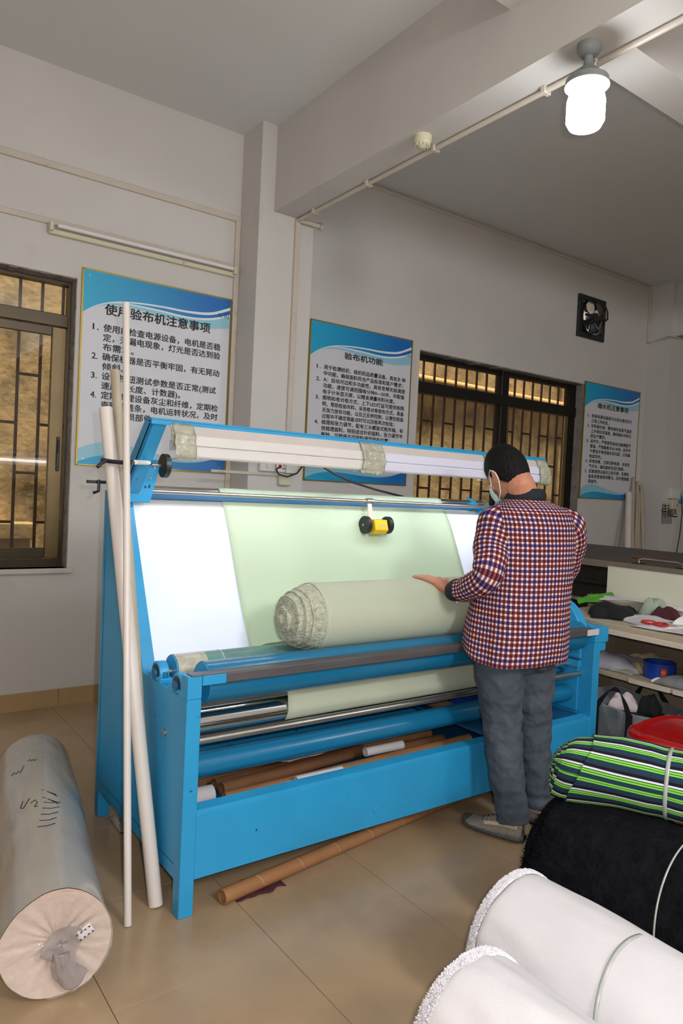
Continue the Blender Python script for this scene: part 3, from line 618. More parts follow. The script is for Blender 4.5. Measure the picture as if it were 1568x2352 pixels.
B().box(3.05, 3.24, 2.93, 3.0, 1.385, 1.40).prism([(2.90, 1.37), (3.02, 1.37), (3.04, 1.46), (2.98, 1.44)], 0, 3.12, 3.13).prism([(2.90, 1.38), (2.98, 1.38), (2.92, 1.43)], 0, 3.17, 3.18).to('rod_bracket', 'blue', mc)
# arms that carry the lamp bar
def arm(x, s_, nm='lamp_arm'):
    b = B(); A = [(2.975, 1.36), (2.90, 1.375), (2.60, 1.672), (2.60, 1.70), (2.655, 1.70), (2.93, 1.435)]
    b.prism([(2.955, 1.40), (2.90, 1.385), (2.615, 1.675), (2.66, 1.70), (2.94, 1.44)], 0, x, x+.012)
    b.prism([(2.90, 1.385), (2.615, 1.675), (2.62, 1.682), (2.905, 1.392)], 0, x, x+.065*s_)
    return b.to(nm, 'blue', mc, ang=25)
arm(.985, 1); arm(3.262, -1)
g = B().prism([(1.0, 1.37), (1.098, 1.37), (1.135, 1.527), (1.085, 1.53), (1.0, 1.53)], 1, 2.88, 2.888, .001).to('gusset_plate', 'blue', mc, ang=25)
for q in ((1.05, 1.41), (1.095, 1.47), (1.11, 1.515)): B().cyl((q[0], 2.88, q[1]), (q[0], 2.876, q[1]), .005, seg=10).to('rivet', 'steel', g)
B().lathe((1.135, 2.87, 1.527), (1.165, 2.87, 1.527), [(0, .01), (0, .03), (.1, .044), (.2, .05), (.9, .05), (1, .045)], 36).to('black_pulley', 'black', mc, label='black rubber edged pulley on a bracket')
B().cyl((1.08, 2.87, 1.527), (1.135, 2.87, 1.527), .006, seg=10).to('pulley_axle', 'steel', mc)
# lamp bar
b = B().box(.985, 3.28, 2.60, 2.66, 1.690, 1.698, .001).box(.985, 3.28, 2.60, 2.606, 1.675, 1.692); b.to('lamp_bar', 'blue', mc)
b = B().prism([(2.606, 1.678), (2.60, 1.678), (2.575, 1.640), (2.581, 1.637)], 0, 1.06, 3.27); b.to('reflector_plate', 'lamptan', mc, ang=0)
for (a, c, m_) in ((1.085, 2.075, 'lampwhite'), (2.075, 3.255, 'lampwhite2')):
    o = B().box(a, c, 2.572, 2.63, 1.602, 1.642, .003).box(a+.01, c, 2.566, 2.63, 1.556, 1.600, .006).to('lamp_batten', m_, mc)
    B().cyl((a+.03, 2.675, 1.603), (c-.03, 2.675, 1.603), .013, seg=14).to('lit_lamp_tube', 'tube', o, label='lit fluorescent tube facing the board')
    B().box(a+.01, a+.03, 2.63, 2.69, 1.585, 1.625).box(c-.03, c-.01, 2.63, 2.69, 1.585, 1.625).to('tube_holder', 'lampwhite', o)
def tapewrap(x0, x1, e=.003, sd=0):
    def f(u, v):
        prof = [(2.60, 1.684), (2.575, 1.646), (2.567, 1.64), (2.566, 1.605), (2.560, 1.60), (2.556, 1.585), (2.558, 1.553), (2.575, 1.545), (2.60, 1.548), (2.635, 1.55)]
        k = v*(len(prof)-1); i = min(int(k), len(prof)-2); t_ = k-i; p = prof[i]; q = prof[i+1]
        n_ = nz((u*6+sd, v*7, 0))*.007; return Vector((x0+(x1-x0)*u+.012*nz((v*4, sd, 1)), p[0]+(q[0]-p[0])*t_-e-abs(n_), p[1]+(q[1]-p[1])*t_+n_*.6))
    B().grid(14, 26, f).to('packing_tape', 'tape', mc, solid=.002, ang=80)
tapewrap(1.065, 1.15, sd=2); tapewrap(1.96, 2.085, sd=5); tapewrap(3.19, 3.275, sd=9); tapewrap(2.77, 2.80, sd=12)
B().grid(8, 6, lambda u, v: Vector((1.05+.018*u+.02*v, 2.585+.012*nz((u*3, v*3, 0)), 1.672-.085*v-.01*u))).to('end_tape', 'tape', mc, solid=.002)
B().grid(10, 5, lambda u, v: Vector((1.94+.13*u, 2.553-.008*v, 1.556-.035*v*(.3+.7*abs(nz((u*5, 1, 1))))-.0))).to('hanging_tape_end', 'tape', mc, solid=.001)
# yard counter on the rod
cx = 2.30; cy, cz = 2.862, 1.292
ct = B().prism([(cy-.035, cz+.028), (cy-.052, cz-.022), (cy-.03, cz-.045), (cy+.02, cz-.04), (cy+.03, cz+.03)], 0, cx-.048, cx+.035, .002).to('meter_counter', 'yellow', mc, label='yellow fabric length counter with two black wheels', ang=25)
B().quad((cx-.025, cy-.0465, cz-.004), (cx+.022, cy-.0465, cz-.004), (cx+.022, cy-.0432, cz+.006), (cx-.025, cy-.0432, cz+.006)).to('counter_window', 'creamcloth', ct, ang=0, solid=.0008)
for xx in (cx-.09, cx+.052):
    B().lathe((xx, cy, cz), (xx+.028, cy, cz), [(0, .01), (.05, .028), (.0, .03), (0, .040), (.15, .045), (.85, .045), (1, .04), (1, .01)], 40).to('counter_wheel', 'black', ct)
    B().cyl((xx-.002, cy, cz), (xx+.03, cy, cz), .006, seg=12).to('wheel_hub', 'steel', ct)
B().lathe((cx-.045, 2.905, 1.411), (cx-.008, 2.905, 1.411), [(0, .0165), (1, .0165)], 24).to('rod_clamp', 'steel', ct)
B().prism([(cx-.055, 1.40), (cx-.03, 1.40), (cx-.015, 1.315), (cx-.045, 1.315)], 1, 2.878, 2.884).to('hanger_plate', 'pvc', ct, ang=25)

# ---------------- cloth on the machine ----------------
XC0, XC1 = 1.468, 2.865
path = [(3.04, .30), (2.95, .30), (2.6, .42), (2.42, .535), (2.375, .543), (2.33, .562), (2.317, .595), (2.325, .66), (2.345, .70), (2.366, .742), (2.379, .80)]
path2 = [(2.505, .825), (2.56, .80), (2.60, .772), (2.632, .765), (2.651, .782), (2.76, .99), (2.85, 1.18), (2.905, 1.295), (2.952, 1.37), (2.985, 1.42), (2.995, 1.437), (3.01, 1.4437), (3.03, 1.443), (3.044, 1.43), (3.046, 1.3), (3.03, 1.1), (2.99, .8), (2.96, .5)]
def strip(P, x0, x1, nx, nm, m, parent, **k):
    P = [Vector((0, a, c)) for a, c in P]; L = [0]
    for a, c in zip(P, P[1:]): L.append(L[-1]+(c-a).length)
    def f(u, v):
        s_ = v*L[-1]; i = max(0, min(len(L)-2, next((j for j in range(len(L)-1) if s_ <= L[j+1]), len(L)-2)))
        t_ = (s_-L[i])/max(L[i+1]-L[i], 1e-6); p = P[i].lerp(P[i+1], t_)
        return Vector((x0+(x1-x0)*u+.004*nz((u*0, v*5, 3)), p.y, p.z+.0015*nz((u*6, v*3, 0))))
    return B().grid(nx, 90, f).to(nm, m, parent, ang=80, solid=.0016, **k)
fw_ = strip(path2, XC0, XC1, 40, 'fabric_web', 'cloth', None); tag(fw_, 'pale green cloth spread over the sloping white board', 'fabric')
lo = strip(path, XC0, XC1, 30, 'fabric_web', 'clothshade', None); tag(lo, 'pale green cloth in a shaded colour hanging below the front roller behind the guide rod', 'fabric')
# the roll on the two rollers
rr_ = .136; d1_, d2_, dd_ = rr_+.073, rr_+.060, .189
ry = 2.277+(d1_*d1_-d2_*d2_+dd_*dd_)/(2*dd_); rz = .765+math.sqrt(d1_*d1_-(ry-2.277)**2)+.0015
t = thing('fabric_roll', 'pale green cloth roll under the man\'s hand on top of the machine', 'fabric roll', (2.2, ry, rz-rr_))
def rollf(u, v): a = 2*PI*u; return Vector((1.585+(2.88-1.585)*v, ry+rr_*math.cos(a), rz+rr_*math.sin(a)))
B().grid(72, 2, rollf, wrap=True).to('outer_wrap', 'clothshade', t, ang=80)
def endf(u, v, s_=1):
    a = 2*PI*u; r = rr_*(1-v)
    k = math.floor(v*15)/15; fr = v*15-math.floor(v*15)
    w_ = v+.02*nz((math.cos(a)*1.2, math.sin(a)*1.2, 3))+.006*math.sin(a-1)
    stp = lambda c_, h_: h_/(1+math.exp(-(w_-c_)*190))
    x = 1.590-(stp(.035, .022)+stp(.10, .030)+stp(.19, .026)+stp(.30, .020)+stp(.62, .012)+stp(.86, .008)) - .030*v + .0030*math.sin(w_*2*PI*16+a) + .005*nz((math.cos(a)*2, math.sin(a)*2, k*6)) + .0030*nz((math.cos(a)*12, math.sin(a)*12, v*25))
    r2 = max(0, r + .001*math.sin(v*95) + .003*nz((math.cos(a)*3, math.sin(a)*3, v*9))*(1 if v > .03 else 0))
    return Vector((x, ry+r2*math.cos(a)-.004*v, rz+r2*math.sin(a)-.006*v))
B().grid(110, 75, endf, wrap=True).to('rolled_end', 'clothend', t, ang=180, label='stepped fuzzy end of the roll')
b = B(); 
for k in range(60):
    a = 2*PI*k/60; 
b.tube([(1.60+.003*math.sin(k), ry+(rr_+.0005)*math.cos(2*PI*k/60), rz+(rr_+.0005)*math.sin(2*PI*k/60)) for k in range(61)], .0012, 5); b.to('selvedge_thread', 'pvc', t)
B().cyl((2.87, ry, rz), (2.8801, ry, rz), rr_*.97, seg=48).to('far_end', 'clothend', t)

# ---------------- tray contents ----------------
def tubething(nm, p0, p1, r, m, label, grp=None, parent=None, thick=.8):
    o = B().pipe(p0, p1, r, r*thick, 18).to(nm, m, parent); return tag(o, label, {'cardboard_tube': 'tube', 'paper_roll': 'paper', 'plastic_pipe': 'pipe'}.get(nm, 'tube'), grp)
T = [((1.05, 2.60, .250), (1.26, 2.60, .250), .032, 'cardboard2', 'short brown cardboard tube at the left end of the tray'),
     ((1.27, 2.67, .254), (1.93, 2.68, .254), .035, 'cardboard', 'thick cardboard tube at the back left of the tray'),
     ((1.29, 2.50, .262), (2.03, 2.56, .268), .026, 'cardboard2', 'long cardboard tube with a creased left end in the tray'),
     ((1.255, 2.405, .268), (2.56, 2.395, .285), .024, 'cardboard', 'longest cardboard tube lying along the front half of the tray'),
     ((1.16, 2.335, .242), (1.50, 2.325, .242), .022, 'cardboard2', 'lowest cardboard tube beside the tray front'),
     ((1.30, 2.585, .248), (1.99, 2.62, .248), .024, 'cardboard2', 'darker cardboard tube lying between the thick tube and the creased one'),
     ((2.02, 2.63, .252), (2.50, 2.62, .252), .034, 'cardboard', 'short cardboard tube at the back right of the tray'),
     ((2.10, 2.53, .250), (2.50, 2.52, .250), .030, 'cardboard2', 'short dark cardboard tube behind the white open paper roll'),
     ((2.56, 2.80, .400), (2.58, 2.425, .385), .030, 'cardboard', 'cardboard tube lying across on the shelf with its round end in view')]
for p0, p1, r, m_, lb in T: tubething('cardboard_tube', p0, p1, r, m_, lb)
tubething('paper_roll', (1.05, 2.50, .252), (1.25, 2.50, .252), .036, 'paper', 'thick white paper roll at the left end of the tray')
tubething('paper_roll', (1.955, 2.44, .312), (2.16, 2.43, .314), .020, 'paper', 'white paper roll with an open end lying on the cardboard tubes', thick=.88)
tubething('paper_roll', (1.54, 2.352, .300), (1.76, 2.345, .302), .017, 'paper', 'thin white paper roll near the tray front edge')
def sheet(nm, label, cat, m, o, ux, uy, amp=.01, n=12, seed=0, droop=0):
    o = Vector(o); ux = Vector(ux); uy = Vector(uy)
    f = lambda u, v: o+ux*u+uy*v+Vector((0, 0, amp*nz((u*3+seed, v*3, seed*.7))-droop*u*u))
    q = B().grid(n, n, f).to(nm, m, None, ang=80, solid=.0015); return tag(q, label, cat)
sheet('paper_sheet', 'white paper sheet at the back of the tray', 'paper', 'paper', (1.52, 2.60, .300), (.30, .03, .0), (.10, -.07, .0), .01)
sheet('paper_sheet', 'white paper scrap between the cardboard tubes and the tray front', 'paper', 'paper', (1.34, 2.345, .268), (.32, .0, .018), (.03, .05, .01), .006, seed=4)
tag(B().box(2.62, 2.82, 2.45, 2.62, .354, .44, .004).to('blue_box', 'bluet'), 'small blue box at the back right of the tray', 'box')

# ---------------- loose things around the machine ----------------
o = tubething('cardboard_tube', (1.148, 2.186, .028), (2.60, 2.395, .028), .0265, 'cardboard', 'long cardboard tube lying on the floor in front of the machine')
for k in range(7):
    u = .1+.13*k; p = Vector((1.148, 2.186, .028)).lerp(Vector((2.60, 2.395, .028)), u); d = Vector((1.452, .209, 0)).normalized()
    B().tube([p+d*.02*q/4+Vector((-.144*math.cos(a), math.cos(a)*.99, math.sin(a)))*.0268 for q, a in enumerate([PI*.5+j*.45 for j in range(5)])], .0010, 4).to('spiral_seam', 'pvc2', o)
tag(B().grid(14, 8, lambda u, v: Vector((1.20+.20*u, 2.17+.10*v+.03*nz((u*4, v, 2)), .003+.010*abs(nz((u*4, v*4, 5)))+.004*v))).to('cloth_scrap', 'maroon', solid=.002), 'dark maroon cloth scrap under the floor tube', 'cloth')
tag(B().grid(14, 10, lambda u, v: Vector((1.02+.13*u, 2.86+.16*v, .004+.05*abs(nz((u*5, v*5, 5)))*(math.sin(PI*u)*math.sin(PI*v))**.5+.012*abs(nz((u*14, v*14, 1)))))).to('lint_heap', 'lint', solid=.002), 'fluffy beige lint heap under the left side of the machine', 'lint')
tag(B().tube([(1.79, 2.70, 1.60), (1.803, 2.68, 1.572), (1.943, 2.75, 1.533), (2.122, 2.85, 1.503), (2.357, 2.97, 1.475), (2.668, 3.1, 1.443), (2.8, 3.2, 1.40)], .006, 8).to('power_cable', 'ink'), 'black cable sagging behind the lamp bar toward the right window', 'cable')
tag(B().tube([(2.62, 4.384, 1.615), (2.577, 4.37, 1.592), (2.592, 4.36, 1.556), (2.653, 4.34, 1.544), (2.731, 4.34, 1.573), (2.789, 4.36, 1.629), (2.80, 4.38, 1.70)], .006, 8).to('power_cable', 'ink'), 'short black cable looping from the red switch socket', 'cable')
def leaning(p0, top, r, m, label):
    o = B().pipe(p0, top, r, r*.78, 22).to('plastic_pipe', m); return tag(o, label, 'pipe')
leaning((.8355, 2.238, .001), (.905, 2.70, 2.125), .0125, 'pvc', 'thin white plastic pipe, tallest of the three against the left side')
leaning((.955, 2.30, .001), (.850, 2.72, 1.725), .025, 'pvc', 'thick white plastic pipe leaning at the left side of the machine')
leaning((.968, 2.355, .001), (.898, 2.78, 1.88), .018, 'pvc2', 'old beige plastic pipe behind the thick white one')
t = thing('cable_tie', 'black cable tie with a white sleeve around the leaning pipes', 'tie', (.88, 2.65, 1.53))
b = B(); cc = Vector((.888, 2.672, 1.528)); b.tube([cc+Vector((.055*math.cos(a), .062*math.sin(a), .006*math.sin(a))) for a in [2*PI*k/24 for k in range(25)]], .008, 8); b.to('tie_band', 'tie', t)
B().tube([(.835, 2.64, 1.527), (.815, 2.635, 1.515), (.80, 2.63, 1.50)], .007, 8).to('tie_tail', 'tie', t)
B().cyl((.94, 2.63, 1.527), (1.04, 2.76, 1.532), .009, seg=12).to('white_sleeve', 'loop', t); B().cyl((1.04, 2.76, 1.532), (1.06, 2.80, 1.533), .011, seg=10).to('tie_band', 'tie', t)
tag(B().tube([(.835, 2.72, 1.455), (.835, 2.72, 1.412), (.815, 2.715, 1.405)], .006, 8).box(.80, .96, 2.73, 2.76, 1.44, 1.452).to('hook', 'tie'), 'small black hook behind the leaning pipes', 'hook')
B().box(.99, 1.03, 3.02, 3.07, 1.412, 1.46, .003).cyl((1.0, 3.02, 1.43), (1.0, 2.99, 1.43), .012).to('top_latch', 'blue', mc)
# plastic wrapped roll on the floor at the left
t = thing('wrapped_fabric_roll', 'big beige fabric roll in clear plastic on the floor at the left', 'fabric roll', (.66, 2.7, 0))
A0 = Vector((.553, 2.02, .156)); A1 = Vector((.80, 3.42, .153)); D_ = (A1-A0).normalized(); U_, V_ = Vector((D_.y, -D_.x, 0)), Vector((0, 0, 1))
def wr(u, v):
    a = 2*PI*u; r = .149*(1-.02*math.sin(v*PI*2)+.05*nz((math.cos(a)*1.5, math.sin(a)*1.5, v*4))+.012*nz((a*3, v*9, 1)))
    r *= 1+.014*math.sin(a*3+v*9)*nz((v*6, a, 7))
    if v > .95: r *= 1-((v-.95)/.05)**2*.35
    p = A0+D_*((A1-A0).length+.0)*v+U_*r*math.cos(a)+V_*r*math.sin(a); p.z = max(p.z, .002); return p
B().grid(64, 60, wr, wrap=True).to('plastic_wrap', 'wrap', t, ang=180)
def we(u, v):
    a = 2*PI*u; r = (wr(u, 0)-A0).length*(1-v); fold = .005*nz((math.cos(a)*5, math.sin(a)*5, v*1.2))+.003*math.sin(a*19)*(1-v)*v*3
    p = A0+D_*(-.004+.028*v+fold*min(1, v*8))+U_*r*math.cos(a)+V_*r*math.sin(a); p.z = max(p.z, .003); return p
B().grid(90, 22, we, wrap=True).to('roll_end', 'wrapend', t, ang=180, label='pleated beige end under shiny plastic')
wm = mat('clear_wrap_film', '#e8e4e0', .10, alpha=.24, bump=1.0, bs=38, coat=1, spec=1)
def wf(u, v):
    a = 2*PI*u; r = .149*(1-v); f_ = .008*nz((math.cos(a)*7, math.sin(a)*7, v*2))+.004*math.sin(a*13+v*3)*v
    p = A0+D_*(-.010+.012*v+f_*1.2)+U_*r*math.cos(a)+V_*r*math.sin(a); p.z = max(p.z, .003); return p
B().grid(100, 24, wf, wrap=True).to('plastic_film', wm, t, ang=180)
gm = mat('grey_core_paper', '#a09694', .35, alpha=.8, coat=.6, bump=.5, bs=30)
B().grid(24, 6, lambda u, v: A0+D_*(-.012-.010*nz((u*4, v*4, 0))-.006*abs(math.sin(9*u))*(1-v))+U_*(.012+.052*(1-v)*math.cos(2*PI*u)*(1+.25*math.sin(4*PI*u)))+V_*(-.0+.052*(1-v)*math.sin(2*PI*u)*(1+.3*math.cos(2*PI*u))), wrap=True).to('core_bunch', gm, t, ang=180)
B().grid(24, 10, lambda u, v: A0+D_*(-.016-.012*math.sin(PI*v)+.007*nz((u*3, v*6, 2)))+U_*(.01+(.040+.045*u)*(v-.5)*(1+.3*nz((u*3, 1, 2)))+.03*u*u)+V_*(-.02-.105*u*(1-.35*(2*v-1)**2))).to('twisted_plastic_tail', gm, t, ang=80, solid=.001)
B().grid(4, 4, lambda u, v: A0+D_*(-.019)+U_*(.060+.040*u-.018*v)+V_*(.000+.024*u+.028*v)).to('paper_label', 'paper', t, solid=.001, label='small white label')
b = B()
for i in range(2):
    for k in range(4): 
        p = A0+D_*(-.0205)+U_*(.0605+.0105*k-.010*i)+V_*(.0075+.0063*k+.0145*i); b.box(p.x-.0022, p.x+.0022, p.y-.0006, p.y+.0006, p.z-.0018, p.z+.0018)
b.to('label_print', 'maroon', t, ang=0)
def scribble(pts, r=.0016):   # pen strokes lying on the wrap: (v along the roll, angle)
    out = []
    for v, a in pts:
        u = a/(2*PI); p = wr(u, v); c = A0+D_*(A1-A0).length*v; out.append(p+(p-c).normalized()*.0012)
    return out
b = B()
for k in range(5): b.tube(scribble([(.305+.03*k, 1.80-.05*k), (.300+.03*k, 1.62-.05*k), (.310+.03*k, 1.42-.05*k)]), .0013, 5)
for k in range(2): b.tube(scribble([(.50-.045*k, 1.62), (.47-.045*k, 1.30), (.485-.045*k, 1.50), (.462-.045*k, 1.28)]), .0013, 5)
b.tube(scribble([(.47, 2.05), (.44, 2.12), (.43, 2.05), (.47, 1.90)]), .0015, 5); b.tube(scribble([(.44, 1.88), (.45, 1.78), (.43, 1.74), (.415, 1.82), (.41, 1.74)]), .0013, 5)
b.tube(scribble([(.73, 1.85), (.735, 1.78), (.72, 1.76), (.73, 1.70), (.715, 1.68), (.725, 1.62)]), .0013, 5); b.tube(scribble([(.69, 2.3), (.70, 2.22), (.68, 2.18), (.69, 2.1), (.67, 2.06), (.69, 2.0), (.71, 1.95)]), .0013, 5)
b.to('pen_writing', 'ink', t, ang=180)

# ---------------- the man ----------------
man = thing('person', 'man in a red checked shirt and grey jeans resting a hand on the roll', 'person', (2.5, 2.03, 0))
Vc = Vector
HCN = Vc((2.425, 2.13, 1.575)); hf = Vc((.19, .82, -.56)).normalized(); hl = Vc((-1, -.12, 0)); hl = (hl-hf*hl.dot(hf)).normalized(); hu = hf.cross(hl)
if hu.z < 0: hu = -hu
def hp(l_, f_, u_): return HCN+hl*l_+hf*f_+hu*u_
HR = Matrix((hl, hf, hu)).transposed()
def limb(b, pts, rr, seg=18): b.tube(pts, 0, seg, rr); [b.ell(p, (r, r, r), seg=14, rings=8) for p, r in zip(pts, rr)]
def finger(b, pts, r0, r1):
    n = len(pts); P = []; R_ = []
    for i in range(n-1):
        for k in range(4): P.append(Vc(pts[i]).lerp(Vc(pts[i+1]), k/4)); R_.append(r0+(r1-r0)*(i+k/4)/(n-1))
    P.append(Vc(pts[-1])); R_.append(r1); b.tube(P, 0, 10, R_); b.ell(P[-1], (r1, r1, r1), seg=10, rings=6); b.ell(P[0], (r0, r0, r0), seg=10, rings=6)
def rollpt(x, deg, off=.0095):   # a point resting on the cloth roll, deg from the top towards the man
    a = math.radians(deg); return Vc((x, ry-(rr_+off)*math.sin(a), rz+(rr_+off)*math.cos(a)))
b = B()
b.ell(HCN, (.074, .093, .112), HR, 32, 20)
b.ell(hp(0, .028, -.062), (.056, .066, .062), HR); b.ell(hp(0, .075, -.098), (.026, .022, .020), HR)
b.ell(hp(0, .092, .02), (.050, .012, .014), HR); b.ell(hp(0, .100, -.022), (.011, .014, .026), HR); b.ell(hp(0, .106, -.036), (.016, .012, .010), HR)
b.ell(hp(0, .088, -.068), (.024, .010, .008), HR)
for s_ in (-1, 1):
    b.ell(hp(.078*s_, -.006, -.014), (.010, .019, .032), HR @ Matrix.Rotation(.25*s_, 3, 'Z')); b.ell(hp(.076*s_, .004, -.040), (.008, .010, .012), HR); b.ell(hp(.045*s_, .065, -.03), (.022, .018, .020), HR)
SL, SR = Vc((2.31, 2.085, 1.365)), Vc((2.715, 2.005, 1.365)); NB = Vc((2.475, 2.045, 1.43))
limb(b, [hp(0, -.030, -.03), hp(0, -.035, -.09), NB], [.062, .060, .068])
b.ell((2.505, 2.045, 1.25), (.185, .105, .20)); b.ell((2.485, 2.06, 1.05), (.165, .125, .2)); b.ell((2.455, 2.04, .89), (.165, .115, .13))
limb(b, [SL-Vc((0, 0, .03)), NB, SR-Vc((0, 0, .03))], [.045, .055, .045])
EL, WL = Vc((2.215, 2.015, 1.12)), Vc((2.232, 2.232, 1.04)); ER, WR = Vc((2.79, 2.09, 1.11)), Vc((2.70, 2.255, 1.06))
limb(b, [SL, EL, WL], [.050, .040, .027]); limb(b, [SR, ER, WR], [.050, .040, .027])
def hand(b, W_, xs, thumb):
    k = rollpt(xs[1], 26, .014); k2 = rollpt(xs[3], 30, .014)
    b.tube([W_, W_.lerp((k+k2)/2, .5), (k+k2)/2], 0, 12, [.024, .027, .026])
    L = [(-.012, 3), (-.004, -4), (.004, -2), (.014, 6)]
    for i, x in enumerate(xs[:4]):
        base = W_.lerp(rollpt(x, 26), .45)+(rollpt(x, 26)-W_.lerp(rollpt(x, 26), .45))*.0; kn = rollpt(x, 30, .013)
        tip = L[i][1]-6
        finger(b, [W_.lerp(kn, .25), kn, rollpt(x-.022, 16+tip*.4, .010), rollpt(x-.036, 4+tip*.7, .009), rollpt(x-.045, -4+tip, .0085)], .0125, .0072)
    t = thumb; finger(b, [W_.lerp(rollpt(xs[0], 40), .3), rollpt(xs[0]+t*.03, 44, .012), rollpt(xs[0]+t*.045, 30, .009), rollpt(xs[0]+t*.05, 20, .008)], .013, .008)
hand(b, WL, [2.247, 2.229, 2.211, 2.194], 1)
hand(b, WR, [2.665, 2.683, 2.701, 2.718], -1)
for hip, kn, an, toe in ((Vc((2.355, 2.045, .86)), Vc((2.39, 2.05, .46)), Vc((2.425, 1.995, .09)), Vc((2.36, 2.17, .035))), (Vc((2.54, 2.03, .86)), Vc((2.575, 2.04, .46)), Vc((2.635, 2.03, .09)), Vc((2.66, 2.21, .035)))):
    limb(b, [hip, kn, an], [.078, .052, .036]); limb(b, [an-Vc((0, .01, .035)), an*.5+toe*.5-Vc((0, 0, .022)), an*.25+toe*.75-Vc((0, 0, .020))], [.028, .018, .011])
b.to('body', 'skin', man, ang=180, remesh=.0045, smooth=3, label='skin of the man, head bent down')
for s_ in (-1, 1): B().ell(hp(.030*s_, .079, .004), (.011, .008, .007), HR, 14, 10).to('eye', 'switch', man)
# hair
def hairf(u, v):
    a = 2*PI*u; ca, sa = math.cos(a), math.sin(a)          # a=0 faces forward
    low = .30 if ca > .6 else (.30-(.6-ca)/.6*.45 if ca > 0 else -.15-.70*min(1, -ca*1.5))   # hairline height (fraction) round the head
    el = PI/2-(PI/2-math.asin(max(-.95, min(.95, low))))*v
    q = Vc((math.cos(el)*sa*.0815, math.cos(el)*ca*.102-.002, math.sin(el)*.124+.001))
    th = 1+.03*(1-v)+.018*nz((a*4, el*2, 1))+.012*nz((a*26, el*3, 5)); q *= th
    if v > .9: q *= 1-.03*(v-.9)/.1; q += Vc((0, 0, -.006*abs(nz((a*14, 0, 4)))*(v-.9)*10))
    return HCN+HR @ q
B().grid(120, 36, hairf, wrap=True).to('hair', 'hair', man, ang=180, solid=.004, label='short black hair')
rnd = random.Random(4); b = B()
for k in range(3800):
    u, v = rnd.random(), 1-rnd.random()**1.6*.75; p = hairf(u, v); q = hairf(u, min(1, v+.03)); d = (q-p).normalized(); o_ = (p-HCN).normalized()
    d = (d+o_*rnd.uniform(.03, .28)+Vc((rnd.uniform(-.3, .3), rnd.uniform(-.3, .3), rnd.uniform(-.2, .1)))).normalized(); s_ = d.cross(o_).normalized()*.0007; h = p+d*rnd.uniform(.008, .020)
    b.bm.faces.new([b.bm.verts.new(x_) for x_ in (p-s_, p+s_, h+s_*.3, h-s_*.3)])
b.to('hair_strands', 'hair', man, ang=0, kind='stuff')
# mask and its ear loop
B().grid(20, 10, lambda u, v: hp(.070*math.sin((u-.5)*2.5), .022+.096*math.cos((u-.5)*2.5), -.018-.085*v+.01*math.sin(PI*v)) + hf*(.012*math.sin(PI*v))).to('face_mask', 'mask', man, ang=80, solid=.002)
for s_ in (-1, 1):
    B().tube([hp(.070*s_, .052, -.035), hp(.080*s_, .020, .012), hp(.088*s_, -.004, .018), hp(.089*s_, -.026, -.01), hp(.086*s_, -.022, -.045), hp(.078*s_, .01, -.085), hp(.066*s_, .048, -.098)], .0022, 6).to('ear_loop', 'loop', man)
# shirt: body of the shirt and two sleeves, cloth laid out in metres for the checks
RG = [(1.462, 2.470, 2.055, .078, .070), (1.445, 2.478, 2.05, .12, .09), (1.425, 2.49, 2.048, .185, .105), (1.40, 2.505, 2.047, .228, .116), (1.35, 2.512, 2.046, .242, .128), (1.26, 2.512, 2.048, .240, .140), (1.15, 2.502, 2.052, .232, .155), (1.02, 2.482, 2.057, .230, .175), (.90, 2.467, 2.058, .236, .190), (.82, 2.457, 2.055, .238, .192), (.772, 2.452, 2.052, .238, .190)]
def shirtf(u, v):
    k = v*(len(RG)-1); i = min(int(k), len(RG)-2); t_ = k-i; q = [RG[i][j]+(RG[i+1][j]-RG[i][j])*t_ for j in range(5)]
    a = 2*PI*u+PI/2; z = q[0]; low = max(0, (1.36-z)/.6)
    ca, sa = math.cos(a), math.sin(a); e = 2.3; rr = (abs(ca)**e+abs(sa)**e)**(-1/e)
    fo = 1+low*(.030*nz((ca*2.2, sa*2.2, z*1.6))+.028*math.sin(a*9+2.5*nz((z*2, ca, 3)))*min(1, low)*.5+.012*nz((ca*5+z*4, sa*5, z*5)))
    hem = .045*max(0, sa)*v**8 - .0
    p = Vc((q[1]+q[3]*ca*rr*fo, q[2]+q[4]*sa*rr*fo, z+hem+.006*v**6*math.sin(a*3)))
    return p
acc = [0]; 
for a_, c_ in zip(RG, RG[1:]): acc.append(acc[-1]+math.hypot(a_[0]-c_[0], (a_[3]-c_[3])*.8))
def shirtuv(u, v):
    k = v*(len(RG)-1); i = min(int(k), len(RG)-2); f_ = k-i; q3 = RG[i][3]+(RG[i+1][3]-RG[i][3])*f_; q4 = RG[i][4]+(RG[i+1][4]-RG[i][4])*f_
    return ((u-.5)*2*PI*(q3*.62+q4*.45), acc[i]+(acc[i+1]-acc[i])*f_)
sh = B(); sh.grid(150, 90, shirtf, uv=shirtuv, wrap=True)
